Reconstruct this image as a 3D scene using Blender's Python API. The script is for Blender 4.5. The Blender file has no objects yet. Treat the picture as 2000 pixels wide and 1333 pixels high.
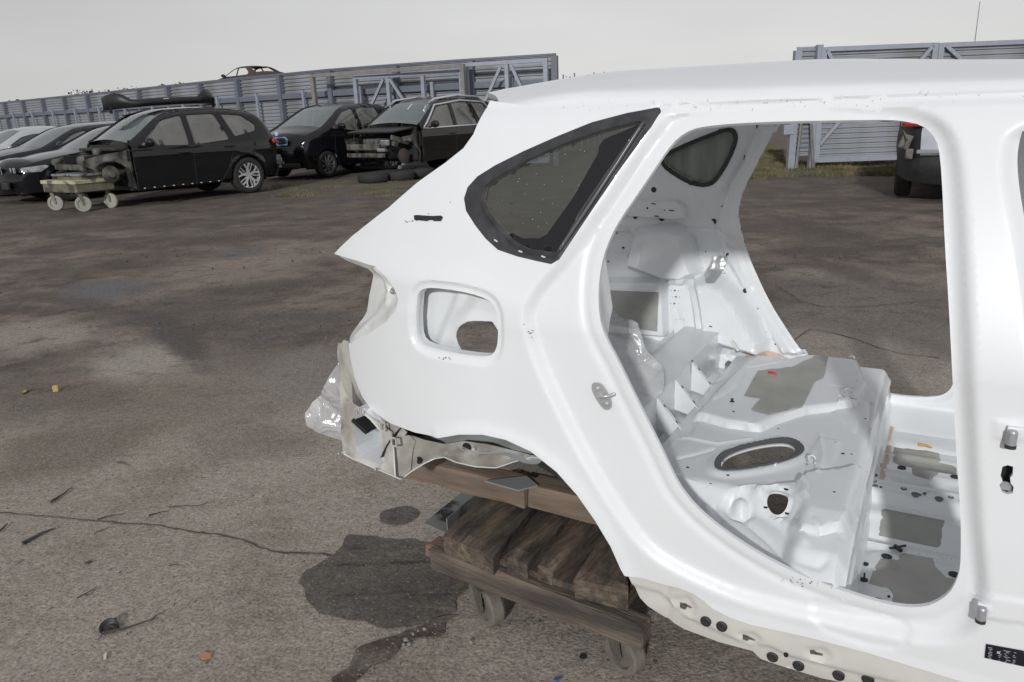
import bpy, bmesh, math, random
import numpy as np
from mathutils import Vector, Matrix, noise
from mathutils.geometry import delaunay_2d_cdt
random.seed(7)
SC = bpy.context.scene
COL = SC.collection
rad = math.radians

# ------------------------------------------------------------------ camera
FPX, CH, ROLL, HY = 1500.0, 1.42, 2.2, 217.0          # focal length in px of the 2000 px frame
TH = math.atan((666.5-HY)*math.cos(rad(ROLL))/FPX)
_f = Vector((0, math.cos(TH), -math.sin(TH))); _r = Vector((1, 0, 0)); _u = _r.cross(_f)
cr, sr = math.cos(rad(ROLL)), math.sin(rad(ROLL))
CR = _r*cr - _u*sr; CU = _r*sr + _u*cr
cam = bpy.data.cameras.new('camera'); camo = bpy.data.objects.new('camera', cam); COL.objects.link(camo)
M = Matrix((CR, CU, -_f)).transposed().to_4x4(); M.translation = Vector((0, 0, CH)); camo.matrix_world = M
cam.sensor_width = 36; cam.lens = FPX/2000*36; cam.clip_start = .05; cam.clip_end = 3000
SC.camera = camo

# ------------------------------------------------------------------ light
SUN_AZ, SUN_EL = 14.0, 21.0      # light travels towards azimuth SUN_AZ (from +Y to +X), falling SUN_EL
sun = bpy.data.lights.new('sun', 'SUN'); sun.energy = 2.15; sun.angle = rad(2.5); sun.color = (1, .992, .975)
suno = bpy.data.objects.new('sun', sun); COL.objects.link(suno)
sd = Vector((math.sin(rad(SUN_AZ))*math.cos(rad(SUN_EL)), math.cos(rad(SUN_AZ))*math.cos(rad(SUN_EL)), -math.sin(rad(SUN_EL))))
suno.rotation_euler = sd.to_track_quat('-Z', 'Y').to_euler()
w = bpy.data.worlds.new('World'); SC.world = w; w.use_nodes = True
nt = w.node_tree; nt.nodes.clear()
o_ = nt.nodes.new('ShaderNodeOutputWorld'); bg = nt.nodes.new('ShaderNodeBackground')
sky = nt.nodes.new('ShaderNodeTexSky'); sky.sky_type = 'NISHITA'; sky.sun_disc = False
sky.sun_elevation = rad(SUN_EL); sky.sun_rotation = rad(180+SUN_AZ)
tc = nt.nodes.new('ShaderNodeTexCoord'); sp = nt.nodes.new('ShaderNodeSeparateXYZ')
nt.links.new(tc.outputs['Generated'], sp.inputs[0])
ramp = nt.nodes.new('ShaderNodeValToRGB')
ramp.color_ramp.elements[0].position = 0; ramp.color_ramp.elements[0].color = (6.9, 6.85, 6.8, 1)
ramp.color_ramp.elements[1].position = .35; ramp.color_ramp.elements[1].color = (4.6, 4.6, 4.75, 1)
e_ = ramp.color_ramp.elements.new(.07); e_.color = (6.6, 6.55, 6.55, 1)
nt.links.new(sp.outputs[2], ramp.inputs[0])
nz = nt.nodes.new('ShaderNodeTexNoise'); nz.inputs['Scale'].default_value = 1.6; nz.inputs['Detail'].default_value = 4
mp = nt.nodes.new('ShaderNodeMapping'); mp.inputs['Scale'].default_value = (1, 1, 4)
nt.links.new(tc.outputs['Generated'], mp.inputs[0]); nt.links.new(mp.outputs[0], nz.inputs[0])
mr = nt.nodes.new('ShaderNodeMapRange'); mr.inputs[1].default_value = .3; mr.inputs[2].default_value = .7; mr.inputs[3].default_value = .90; mr.inputs[4].default_value = 1.06
nt.links.new(nz.outputs[0], mr.inputs[0])
sd2 = nt.nodes.new('ShaderNodeMapRange'); sd2.inputs[1].default_value = -.55; sd2.inputs[2].default_value = .05; sd2.inputs[3].default_value = .84; sd2.inputs[4].default_value = 1.0
nt.links.new(sp.outputs[0], sd2.inputs[0]); mm = nt.nodes.new('ShaderNodeMath'); mm.operation = 'MULTIPLY'; nt.links.new(mr.outputs[0], mm.inputs[0]); nt.links.new(sd2.outputs[0], mm.inputs[1])
mul = nt.nodes.new('ShaderNodeMix'); mul.data_type = 'RGBA'; mul.blend_type = 'MULTIPLY'; mul.inputs[0].default_value = 1
nt.links.new(ramp.outputs[0], mul.inputs[6]); nt.links.new(mm.outputs[0], mul.inputs[7])
mx = nt.nodes.new('ShaderNodeMix'); mx.data_type = 'RGBA'; mx.inputs[0].default_value = .97   # thick cloud in front of the clear sky
nt.links.new(sky.outputs[0], mx.inputs[6]); nt.links.new(mul.outputs[2], mx.inputs[7])
nt.links.new(mx.outputs[2], bg.inputs[0]); bg.inputs[1].default_value = .105
nt.links.new(bg.outputs[0], o_.inputs[0])
SC.view_settings.view_transform = 'Standard'; SC.view_settings.look = 'None'
SC.view_settings.exposure = 0; SC.view_settings.gamma = 1; SC.view_settings.use_curve_mapping = False

# ------------------------------------------------------------------ materials
MC = {}
def mat(name, col, rough=.5, metal=0., var=0., vscale=8., bump=0., bscale=60., coat=0., spec=.5, col2=None, mix=(.45, .6), mscale=3., det=6., bdist=.01, transp=0., stretch=None, gen=False):
    """principled material; var = brightness variation, col2 = second colour blended in by noise patches"""
    if name in MC: return MC[name]
    m = bpy.data.materials.new(name); m.use_nodes = True; n = m.node_tree; L = n.links
    b = n.nodes['Principled BSDF']; out = n.nodes['Material Output']
    b.inputs['Roughness'].default_value = rough; b.inputs['Metallic'].default_value = metal
    b.inputs['Coat Weight'].default_value = coat; b.inputs['Coat Roughness'].default_value = .06
    b.inputs['Specular IOR Level'].default_value = spec
    t = n.nodes.new('ShaderNodeTexCoord'); src = t.outputs['Object']
    if stretch:
        q = n.nodes.new('ShaderNodeMapping'); q.inputs['Scale'].default_value = stretch; L.new(src, q.inputs[0]); src = q.outputs[0]
    cur = None
    def noi(s, d=det):
        x = n.nodes.new('ShaderNodeTexNoise'); x.inputs['Scale'].default_value = s; x.inputs['Detail'].default_value = d; L.new(src, x.inputs[0]); return x.outputs[0]
    rgb = n.nodes.new('ShaderNodeRGB'); rgb.outputs[0].default_value = (*col, 1); cur = rgb.outputs[0]
    if col2:
        r = n.nodes.new('ShaderNodeMapRange'); r.inputs[1].default_value = mix[0]; r.inputs[2].default_value = mix[1]; L.new(noi(mscale), r.inputs[0])
        k = n.nodes.new('ShaderNodeMix'); k.data_type = 'RGBA'; L.new(r.outputs[0], k.inputs[0]); L.new(cur, k.inputs[6]); k.inputs[7].default_value = (*col2, 1); cur = k.outputs[2]
    if var:
        r = n.nodes.new('ShaderNodeMapRange'); r.inputs[1].default_value = .25; r.inputs[2].default_value = .75; r.inputs[3].default_value = 1-var; r.inputs[4].default_value = 1+var
        L.new(noi(vscale), r.inputs[0])
        k = n.nodes.new('ShaderNodeMix'); k.data_type = 'RGBA'; k.blend_type = 'MULTIPLY'; k.inputs[0].default_value = 1
        L.new(cur, k.inputs[6]); L.new(r.outputs[0], k.inputs[7]); cur = k.outputs[2]
    L.new(cur, b.inputs['Base Color'])
    if bump:
        bp = n.nodes.new('ShaderNodeBump'); bp.inputs['Strength'].default_value = bump; bp.inputs['Distance'].default_value = bdist
        L.new(noi(bscale, 5), bp.inputs['Height']); L.new(bp.outputs[0], b.inputs['Normal'])
    if transp:
        tr = n.nodes.new('ShaderNodeBsdfTransparent'); ms = n.nodes.new('ShaderNodeMixShader'); ms.inputs[0].default_value = transp
        L.new(b.outputs[0], ms.inputs[1]); L.new(tr.outputs[0], ms.inputs[2]); L.new(ms.outputs[0], out.inputs[0])
    MC[name] = m; return m

WHITE = mat('white_paint', (.79, .81, .835), .34, var=.02, vscale=5, coat=.25)
INNER = mat('primer_grey_paint', (.755, .78, .80), .33, var=.05, vscale=7, coat=.35, bump=.04, bscale=90)
DIRTY = mat('dirty_white_paint', (.50, .49, .455), .45, var=.2, vscale=16, col2=(.22, .20, .165), mix=(.46, .72), mscale=9, bump=.25, bscale=70, bdist=.004)
LAMPP = mat('lamp_pocket_paint', (.66, .67, .67), .35, var=.12, vscale=12, col2=(.40, .395, .37), mix=(.52, .8), mscale=12, coat=.2)
SILLP = mat('sill_paint', (.64, .635, .60), .4, var=.1, vscale=9, col2=(.46, .43, .37), mix=(.5, .78), mscale=5, coat=.2, bump=.1, bscale=60, bdist=.003)
PAD = mat('grey_damping_pad', (.32, .325, .305), .75, var=.12, vscale=14, bump=.3, bscale=120, bdist=.003)
PADF = mat('floor_damping_pad', (.40, .40, .375), .7, var=.14, vscale=10, bump=.3, bscale=60, bdist=.004)
SEAL = mat('pink_seam_sealer', (.62, .47, .38), .6, var=.12, vscale=20, bump=.2, bscale=80)
RUB = mat('black_rubber', (.03, .03, .032), .55, var=.2, vscale=20)
TRIM = mat('window_rubber_trim', (.035, .036, .04), .5, var=.3, vscale=30, bump=.25, bscale=80, bdist=.003, col2=(.07, .07, .075), mix=(.5, .8), mscale=18)
VOID = mat('dark_cavity', (.012, .012, .013), .8)
STEEL = mat('bare_steel', (.50, .51, .52), .38, metal=.45, var=.1, vscale=40)
GLASSD = mat('tinted_glass', (.040, .043, .035), .06, var=.3, vscale=5, coat=1., spec=.8, transp=.22)
GLASSI = mat('tinted_glass_inner', (.24, .26, .235), .5, var=.25, vscale=9, spec=.3, transp=.05, stretch=(3, 3, .4))
WOOD = mat('weathered_wood', (.155, .122, .095), .85, var=.4, vscale=5, col2=(.05, .043, .038), mix=(.40, .62), mscale=2.2, bump=.7, bscale=14, bdist=.012, stretch=(1.2, 9, 9))
WOODL = mat('weathered_cross_wood', (.15, .115, .085), .88, var=.5, vscale=5, col2=(.055, .048, .042), mix=(.4, .64), mscale=2.4, bump=.9, bscale=12, bdist=.015, stretch=(9, 1.2, 9))
WOODB = mat('brown_timber', (.20, .15, .11), .8, var=.28, vscale=5, col2=(.13, .10, .078), mix=(.45, .7), mscale=2, bump=.4, bscale=16, bdist=.006, stretch=(1.2, 9, 9))
RUSTB = mat('reddish_wood', (.22, .12, .085), .8, var=.2, vscale=20)
GALV = mat('dull_zinc_plate', (.27, .285, .285), .45, metal=.4, var=.2, vscale=12, col2=(.05, .05, .05), mix=(.55, .62), mscale=7)
CASTM = mat('castor_fork_metal', (.17, .165, .135), .5, metal=.5, var=.25, vscale=20, bump=.2, bscale=80)
CASTW = mat('castor_wheel_rubber', (.15, .135, .115), .8, var=.25, vscale=25, bump=.3, bscale=90)

# ------------------------------------------------------------------ helpers
def obj(name, me, m=None, parent=None, smooth=False):
    if isinstance(me, bmesh.types.BMesh):
        b = me; me = bpy.data.meshes.new(name); b.to_mesh(me); b.free()
    if m is not None and not me.materials: me.materials.append(m)
    if smooth: me.polygons.foreach_set('use_smooth', [True]*len(me.polygons))
    o = bpy.data.objects.new(name, me); COL.objects.link(o)
    if parent: o.parent = parent
    return o
def tag(o, label=None, cat=None, group=None, kind=None):
    if label: o['label'] = label
    if cat: o['category'] = cat
    if group: o['group'] = group
    if kind: o['kind'] = kind
    return o
def thing(name, label, cat, loc=(0, 0, 0), rz=0., group=None):
    o = bpy.data.objects.new(name, None); COL.objects.link(o); o.location = loc; o.rotation_euler = (0, 0, rz)
    o.empty_display_size = .2
    return tag(o, label, cat, group)
def pyd(name, vs, fs, m=None, parent=None, smooth=False):
    me = bpy.data.meshes.new(name); me.from_pydata([tuple(v) for v in vs], [], fs); me.update()
    return obj(name, me, m, parent, smooth)
def bx(bm, c, s, rot=None, bev=0.):
    r = bmesh.ops.create_cube(bm, size=1)
    vs = r['verts']
    Mx = Matrix.Translation(c) @ (rot.to_4x4() if rot else Matrix()) @ Matrix.Diagonal((*s, 1))
    bmesh.ops.transform(bm, matrix=Mx, verts=vs)
    if bev:
        es = list({e for v in vs for e in v.link_edges})
        bmesh.ops.bevel(bm, geom=es, offset=bev, segments=2, profile=.6, affect='EDGES')
def bar(bm, a, b, w_, h_=None, up=(0, 0, 1)):
    a = Vector(a); b = Vector(b); h_ = h_ or w_
    x = (b-a).normalized(); y = Vector(up).cross(x)
    if y.length < 1e-4: y = Vector((1, 0, 0)).cross(x)
    y.normalize(); z = x.cross(y)
    R = Matrix((x, y, z)).transposed()
    bx(bm, (a+b)/2, ((b-a).length, w_, h_), R)
def tube(bm, pts, r, n=8, r2=None):
    pts = [Vector(p) for p in pts]; rings = []
    for i, p in enumerate(pts):
        t = (pts[min(i+1, len(pts)-1)]-pts[max(i-1, 0)]).normalized()
        a = t.cross(Vector((0, 0, 1)))
        if a.length < .05: a = t.cross(Vector((1, 0, 0)))
        a.normalize(); b = t.cross(a)
        rr = r if r2 is None else r+(r2-r)*i/(len(pts)-1)
        rings.append([bm.verts.new(p+a*math.cos(k*2*math.pi/n)*rr+b*math.sin(k*2*math.pi/n)*rr) for k in range(n)])
    for i in range(len(rings)-1):
        for k in range(n): bm.faces.new((rings[i][k], rings[i][(k+1) % n], rings[i+1][(k+1) % n], rings[i+1][k]))
    bm.faces.new(rings[0]); bm.faces.new(rings[-1][::-1])
def lathe(bm, prof, n=28, axis='y', c=(0, 0, 0), cap=True):
    c = Vector(c); rings = []
    for (r, h) in prof:
        ring = []
        for k in range(n):
            a = 2*math.pi*k/n
            if axis == 'y': p = Vector((r*math.cos(a), h, r*math.sin(a)))
            elif axis == 'z': p = Vector((r*math.cos(a), r*math.sin(a), h))
            else: p = Vector((h, r*math.cos(a), r*math.sin(a)))
            ring.append(bm.verts.new(c+p))
        rings.append(ring)
    for i in range(len(rings)-1):
        for k in range(n): bm.faces.new((rings[i][k], rings[i][(k+1) % n], rings[i+1][(k+1) % n], rings[i+1][k]))
    if cap and prof[0][0] > 1e-4: bm.faces.new(rings[0][::-1])
    if cap and prof[-1][0] > 1e-4: bm.faces.new(rings[-1])
def ss(x, a, b):
    t = np.clip((np.asarray(x, float)-a)/(b-a), 0, 1); return t*t*(3-2*t)
def pdist(P, loop, closed=True):
    P = np.asarray(P, float); A = np.asarray(loop, float); B = np.roll(A, -1, 0) if closed else A[1:]
    if not closed: A = A[:-1]
    best = np.full(len(P), 1e9)
    for a, b in zip(A, B):
        d = b-a; l2 = d@d+1e-12; t = np.clip(((P-a)@d)/l2, 0, 1)
        q = P-a-t[:, None]*d; best = np.minimum(best, (q*q).sum(1))
    return np.sqrt(best)
def inside(P, loop):
    P = np.asarray(P, float); A = np.asarray(loop, float); B = np.roll(A, -1, 0); r = np.zeros(len(P), bool)
    for (x1, y1), (x2, y2) in zip(A, B):
        if y1 == y2: continue
        c_ = ((y1 > P[:, 1]) != (y2 > P[:, 1])) & (P[:, 0] < (x2-x1)*(P[:, 1]-y1)/(y2-y1)+x1)
        r ^= c_
    return r
def sdist(P, loop):          # positive inside
    d = pdist(P, loop); return np.where(inside(P, loop), d, -d)
def resamp(loop, step, closed=True):
    L = [np.array(p, float) for p in loop]; out = []
    n = len(L)
    for i in range(n if closed else n-1):
        a, b = L[i], L[(i+1) % n]; k = max(1, int(round(np.linalg.norm(b-a)/step)))
        for j in range(k): out.append(a+(b-a)*j/k)
    if not closed: out.append(L[-1])
    return out
def chaikin(loop, it=2, closed=True):
    L = [np.array(p, float) for p in loop]
    for _ in range(it):
        N = []
        n = len(L)
        if not closed: N.append(L[0])
        for i in range(n if closed else n-1):
            a, b = L[i], L[(i+1) % n]; N += [a*.75+b*.25, a*.25+b*.75]
        if not closed: N.append(L[-1])
        L = N
    return L
def offset(loop, d, closed=True):
    L = np.array(resamp(loop, .01, closed)); t = np.roll(L, -1, 0)-np.roll(L, 1, 0) if closed else np.gradient(L, axis=0); t /= np.linalg.norm(t, axis=1)[:, None]+1e-12
    return [tuple(p) for p in L+np.column_stack([t[:, 1], -t[:, 0]])*d]
def cset(loop, ds=(0,), closed=True): return [(offset(loop, d, closed) if d else loop, closed) for d in ds]
def sheet(name, outline, fn, step=.012, holes=(), m=None, parent=None, thick=0., off=1., smooth=True, flip=False, creases=()):
    """curved sheet-metal piece: outline and holes in a 2-D chart, fn maps chart points (N,2) to 3-D (N,3)"""
    loops = [resamp(l, step*.8) for l in [outline, *holes]]
    pts = []; edges = []
    for l in loops:
        s = len(pts); pts += l; edges += [(s+i, s+(i+1) % len(l)) for i in range(len(l))]
    O = np.array(loops[0]); HL = [np.array(h) for h in loops[1:]]; cr_pts = []
    for cl, closed in creases:
        c_ = resamp(cl, step*.9, closed); c_ = np.array(c_); ok = inside(c_, O) & (pdist(c_, O) > step*.4)
        for h in HL: ok &= (~inside(c_, h)) & (pdist(c_, h) > step*.4)
        for q in cr_pts: ok &= np.array([np.min(((np.array(q)-p)**2).sum(1)) > (step*.4)**2 for p in c_])
        s0 = len(pts); pts += [tuple(p) for p in c_[ok]]; cr_pts.append([tuple(p) for p in c_[ok]] or [(9e9, 9e9)]); idx = -np.ones(len(c_), int); idx[ok] = s0+np.arange(ok.sum())
        for i in range(len(c_) if closed else len(c_)-1):
            a, b = idx[i], idx[(i+1) % len(c_)]
            if a >= 0 and b >= 0: edges.append((int(a), int(b)))
    lo, hi = O.min(0), O.max(0)
    gx = np.arange(lo[0]+step*.5, hi[0], step); gy = np.arange(lo[1]+step*.5, hi[1], step*.87)
    G = np.array([(x+(step*.5 if j % 2 else 0), y) for j, y in enumerate(gy) for x in gx]) if len(gx) and len(gy) else np.zeros((0, 2))
    if len(G):
        k = inside(G, O)
        for h in loops[1:]: k &= ~inside(G, np.array(h))
        G = G[k]
        for l in loops: G = G[pdist(G, l) > step*.45] if len(G) else G
        for (cl, closed) in creases: G = G[pdist(G, cl, closed) > step*.5] if len(G) else G
    vs = [Vector(p) for p in pts]+[Vector(p) for p in G]
    r = delaunay_2d_cdt(vs, edges, [], 0, 1e-6)
    V2 = np.array([tuple(v) for v in r[0]]); T = [f for f in r[2] if len(f) == 3]
    Ta = np.array(T); C = V2[Ta].mean(1)
    k = inside(C, O)
    for h in loops[1:]: k &= ~inside(C, np.array(h))
    Ta = Ta[k]
    if flip: Ta = Ta[:, ::-1]
    V3 = fn(V2)
    me = bpy.data.meshes.new(name); me.from_pydata([tuple(v) for v in V3], [], [tuple(int(q) for q in f) for f in Ta]); me.update()
    o = obj(name, me, m, parent, smooth)
    if thick:
        s = o.modifiers.new('thickness', 'SOLIDIFY'); s.thickness = thick; s.offset = off; s.use_even_offset = False
        if smooth: e = o.modifiers.new('crisp_edges', 'EDGE_SPLIT'); e.split_angle = rad(42)
    return o
def raise_(P, feats):
    """sum of soft-edged raised or sunk areas: (polygon, height, edge width)"""
    d = np.zeros(len(P))
    for f in feats:
        d += ss(sdist(P, f[0]), -f[2]*.5, f[2]*.5)*f[1]
    return d

# pixel of the photograph -> world ray / point on a plane (used to take measurements off the photo)
def ray(x, y): return _f + CR*((x-1000)/FPX) - CU*((y-666.5)/FPX)
CAMP = Vector((0, 0, CH))
def wz(x, y, z=0.): d = ray(x, y); return CAMP + d*((z-CH)/d.z)
def wplane(x, y, p, n): d = ray(x, y); return CAMP + d*((Vector(p)-CAMP).dot(n)/d.dot(n))
# shell frame: u forward, v into depth (car's left), z up
YAW = 29.5
LV = Vector((math.sin(rad(YAW)), math.cos(rad(YAW)), 0)); FV = Vector((LV.y, -LV.x, 0)); OS = Vector((.7598, 1.5375, 0))
def loc_(P): q = P-OS; return np.array([q.dot(FV), q.dot(LV), q.z])
def Pv(x, y, v): return loc_(wplane(x, y, OS+LV*v, LV))
def Pz(x, y, z): return loc_(wz(x, y, z))
def Pu(x, y, u): return loc_(wplane(x, y, OS+FV*u, FV))
def S(u, z):                 # outer side surface: v as a function of length and height
    u = np.asarray(u, float); z = np.asarray(z, float)
    v = -.20 + .02*np.clip((.62-z)/.3, 0, 1)**2
    v = v + .155*np.clip((z-.93)/.48, 0, 2)**1.35
    v = v + .45*np.clip(-.85-u, 0, 9)**2
    v = v + .02*np.clip((z-1.37)/.06, 0, 1)**2
    return v
def Pn(x, y, dv=0.):         # pixel -> (u,z) on the side surface
    v = -.15
    for _ in range(12):
        q = Pv(x, y, v); v = float(S(q[0], q[2]))+dv
    return (q[0], q[2])
def nl(L, dv=0.): return [Pn(x, y, dv) for x, y in L]

# ================================================================== ground
def ground_material(name, kind):
    m = bpy.data.materials.new(name); m.use_nodes = True; n = m.node_tree; L = n.links; b = n.nodes['Principled BSDF']
    t = n.nodes.new('ShaderNodeTexCoord'); src = t.outputs['Object']
    def mapp(s, rot=0, loc=(0, 0, 0)):
        q = n.nodes.new('ShaderNodeMapping'); q.inputs['Scale'].default_value = s; q.inputs['Rotation'].default_value = (0, 0, rot); q.inputs['Location'].default_value = loc; L.new(src, q.inputs[0]); return q.outputs[0]
    def noi(s, v, d=8, r=.55):
        x = n.nodes.new('ShaderNodeTexNoise'); x.inputs['Scale'].default_value = s; x.inputs['Detail'].default_value = d; x.inputs['Roughness'].default_value = r; L.new(v, x.inputs[0]); return x.outputs[0]
    def rng(x, a, b_, c=0., d=1.):
        r = n.nodes.new('ShaderNodeMapRange'); r.inputs[1].default_value = a; r.inputs[2].default_value = b_; r.inputs[3].default_value = c; r.inputs[4].default_value = d; L.new(x, r.inputs[0]); return r.outputs[0]
    def mixc(f, a, b_, mode='MIX'):
        k = n.nodes.new('ShaderNodeMix'); k.data_type = 'RGBA'; k.blend_type = mode
        if isinstance(f, (int, float)): k.inputs[0].default_value = f
        else: L.new(f, k.inputs[0])
        for v, i in ((a, 6), (b_, 7)):
            if isinstance(v, tuple): k.inputs[i].default_value = (*v, 1)
            else: L.new(v, k.inputs[i])
        return k.outputs[2]
    def mth(op, a, b_=0.):
        k = n.nodes.new('ShaderNodeMath'); k.operation = op
        for v, i in ((a, 0), (b_, 1)):
            if isinstance(v, (int, float)): k.inputs[i].default_value = v
            else: L.new(v, k.inputs[i])
        return k.outputs[0]
    o1 = mapp((1, 1, 1)); st = mapp((.8, 1.0, 1), rad(-14))
    def blob(c_, a_, b_, soft=.45, nsc=2.6, namp=.8):
        C0, A0, B0 = wz(*c_), wz(*a_), wz(*b_); A0 = A0-C0; B0 = B0-C0; det_ = A0.x*B0.y-A0.y*B0.x
        def axis(px, py, cx, cy):      # dot with (px,py) after shifting
            d1 = n.nodes.new('ShaderNodeVectorMath'); d1.operation = 'DOT_PRODUCT'; sb = n.nodes.new('ShaderNodeVectorMath'); sb.operation = 'SUBTRACT'; L.new(src, sb.inputs[0]); sb.inputs[1].default_value = (cx, cy, 0)
            L.new(sb.outputs[0], d1.inputs[0]); d1.inputs[1].default_value = (px, py, 0); return d1.outputs['Value']
        ua = axis(B0.y/det_, -B0.x/det_, C0.x, C0.y); vb = axis(-A0.y/det_, A0.x/det_, C0.x, C0.y)
        r2 = mth('SQRT', mth('ADD', mth('MULTIPLY', ua, ua), mth('MULTIPLY', vb, vb)))
        r2 = mth('ADD', r2, mth('MULTIPLY', mth('SUBTRACT', noi(nsc, o1, 6), .5), namp*2))
        return rng(r2, 1-soft, 1+soft*.6, 1, 0)
    sx = n.nodes.new('ShaderNodeSeparateXYZ'); L.new(o1, sx.inputs[0])
    dist = mth('ADD', sx.outputs[1], mth('MULTIPLY', sx.outputs[0], -.25))
    vor = n.nodes.new('ShaderNodeTexVoronoi'); vor.inputs['Scale'].default_value = 120; L.new(o1, vor.inputs[0])
    grit = noi(95, o1, 3); grit2 = noi(30, o1, 4)
    if kind == 'yard':
        big = noi(.62, st, 8, .62); mid = noi(1.7, mapp((1, 1, 1), rad(-10), (3, 7, 0)), 10, .66); track = noi(.9, mapp((.6, 1.3, 1), rad(24), (1, 2, 0)), 8, .6)
        # near: worn concrete-asphalt, further off: mud and wet dirt
        far = rng(mth('ADD', dist, mth('MULTIPLY', big, 3.6)), 5.4, 7.2)
        conc = mixc(rng(big, .38, .62), (.28, .247, .208), (.355, .320, .275))
        conc = mixc(rng(mid, .50, .66, 0, .65), conc, (.19, .158, .13))
        dirt = mixc(rng(mid, .40, .58), (.082, .066, .053), (.215, .176, .142))
        dirt = mixc(rng(track, .46, .66, 0, .55), dirt, (.078, .067, .058))
        dirt = mixc(rng(big, .56, .66, 0, .7), dirt, (.17, .145, .12))
        base = mixc(far, conc, dirt)
        for c_, a_, b_, colr, st_ in (
            ((300,790),(560,770),(300,850),(.20,.17,.14),.6), ((130,880),(300,850),(140,930),(.15,.125,.10),.6), ((470,860),(600,850),(480,900),(.20,.175,.15),.5),
            ((60,655),(230,640),(70,690),(.32,.28,.24),.8), ((280,705),(400,700),(280,750),(.34,.31,.265),.85), ((470,515),(640,480),(490,560),(.26,.215,.18),.75), ((600,720),(700,700),(600,770),(.23,.21,.19),.6),
            ((560,640),(720,610),(560,680),(.115,.103,.095),.6), ((300,600),(420,580),(310,620),(.10,.088,.078),.5), ((120,780),(300,770),(120,815),(.12,.105,.09),.55), ((420,600),(520,560),(440,640),(.11,.095,.083),.6),
            ((1660,600),(1830,590),(1660,665),(.29,.255,.22),.85), ((1580,545),(1680,535),(1590,575),(.25,.22,.19),.7), ((1790,690),(1850,690),(1790,740),(.25,.22,.19),.7), ((1560,450),(1750,480),(1580,480),(.085,.072,.06),.6),
            ((200,570),(290,560),(210,592),(.135,.135,.14),.9), ((480,490),(540,482),(482,500),(.12,.118,.12),.8)):
            base = mixc(mth('MULTIPLY', blob(c_, a_, b_), st_), base, colr)
        rough = noi(4.5, mapp((1, 1.2, 1), .4, (5, 1, 0)), 9, .7); base = mixc(mth('MULTIPLY', rng(rough, .54, .64), mth('ADD', mth('MULTIPLY', far, .5), .14)), base, (.075, .060, .048))
        base = mixc(mth('MULTIPLY', rng(rough, .40, .33), mth('MULTIPLY', far, .35)), base, (.26, .22, .18))
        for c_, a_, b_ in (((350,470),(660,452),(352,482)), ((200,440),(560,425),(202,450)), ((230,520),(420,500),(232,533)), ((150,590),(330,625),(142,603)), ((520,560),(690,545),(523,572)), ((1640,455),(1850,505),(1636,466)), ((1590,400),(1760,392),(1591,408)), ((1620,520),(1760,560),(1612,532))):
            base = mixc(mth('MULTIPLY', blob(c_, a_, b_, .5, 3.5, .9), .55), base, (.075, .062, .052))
        # the dark dragged tyre mark
        base = mixc(mth('MULTIPLY', blob((345,655),(410,722),(378,645),.35, 5, .45), .85), base, (.085, .076, .070))
        vv = rng(sx.outputs[1], 9.5, 14); base = mixc(mth('MULTIPLY', vv, .5), base, (.085, .073, .063))
    elif kind == 'oil':
        big = noi(3.5, o1, 8); base = mixc(rng(big, .4, .62), (.095, .084, .074), (.135, .120, .104)); mid = noi(9, mapp((.5, 1.5, 1), rad(20)), 8); base = mixc(rng(mid, .56, .70), base, (.035, .033, .034))
    else:
        big = noi(5, o1, 8); mid = noi(14, o1, 6); base = mixc(rng(big, .4, .6), (.070, .052, .040), (.15, .13, .11))
    base = mixc(1., base, rng(grit, .28, .72, .62, 1.38), 'MULTIPLY'); base = mixc(1., base, rng(grit2, .3, .7, .82, 1.18), 'MULTIPLY')
    # aggregate: pale and dark single stones
    vc = n.nodes.new('ShaderNodeSeparateColor'); L.new(vor.outputs['Color'], vc.inputs[0])
    dotm = rng(vor.outputs['Distance'], .28, .36, 1, 0)
    base = mixc(mth('MULTIPLY', dotm, rng(vc.outputs[0], .90, .93, 0, .75)), base, (.36, .34, .30))
    base = mixc(mth('MULTIPLY', dotm, rng(vc.outputs[1], .86, .9, 0, .7)), base, (.05, .045, .04))
    L.new(base, b.inputs['Base Color'])
    ro = rng(mid if kind == 'yard' else big, .35, .6, .68 if kind == 'yard' else .42, .95 if kind == 'yard' else .75); L.new(ro, b.inputs['Roughness'])
    b.inputs['Specular IOR Level'].default_value = .3
    hgt = mth('ADD', mth('MULTIPLY', grit, .5), mth('ADD', mth('MULTIPLY', grit2, .6), mth('MULTIPLY', mid, 1.2)))
    bp = n.nodes.new('ShaderNodeBump'); bp.inputs['Strength'].default_value = .55; bp.inputs['Distance'].default_value = .012; L.new(hgt, bp.inputs['Height']); L.new(bp.outputs[0], b.inputs['Normal'])
    return m
YARD = ground_material('yard_ground', 'yard'); OIL = ground_material('oily_asphalt', 'oil'); DEB = ground_material('crumbled_edge', 'debris')
def ground_mesh():
    xs = np.concatenate([[-1500, -600, -250, -120, -70], np.arange(-45, -10, 2.5), np.arange(-10, 12.1, .2), np.arange(14, 46, 3), [70, 120, 250, 600, 1500]])
    ys = np.concatenate([[-300, -60, -15, -4], np.arange(-1, 24, .2), np.arange(25, 60, 3), [75, 110, 180, 320, 700, 1800]])
    vs = []
    for y in ys:
        for x in xs:
            z = 0.
            if 4.5 < y < 24 and -10 < x < 12:
                k = min(1, (y-4.5)/2)*min(1, (24-y)/2)*min(1, (x+10)/1)*min(1, (12-x)/1)
                z = k*(noise.noise(Vector((x*.5, y*.9, 0)))*.028+noise.noise(Vector((x*1.7, y*2.6, 3)))*.014)
                z -= .01*k
            vs.append((x, y, z))
    nx = len(xs); fs = [(j*nx+i, j*nx+i+1, (j+1)*nx+i+1, (j+1)*nx+i) for j in range(len(ys)-1) for i in range(nx-1)]
    return tag(pyd('ground', vs, fs, YARD, smooth=True), kind='structure')
ground_mesh()
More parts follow.
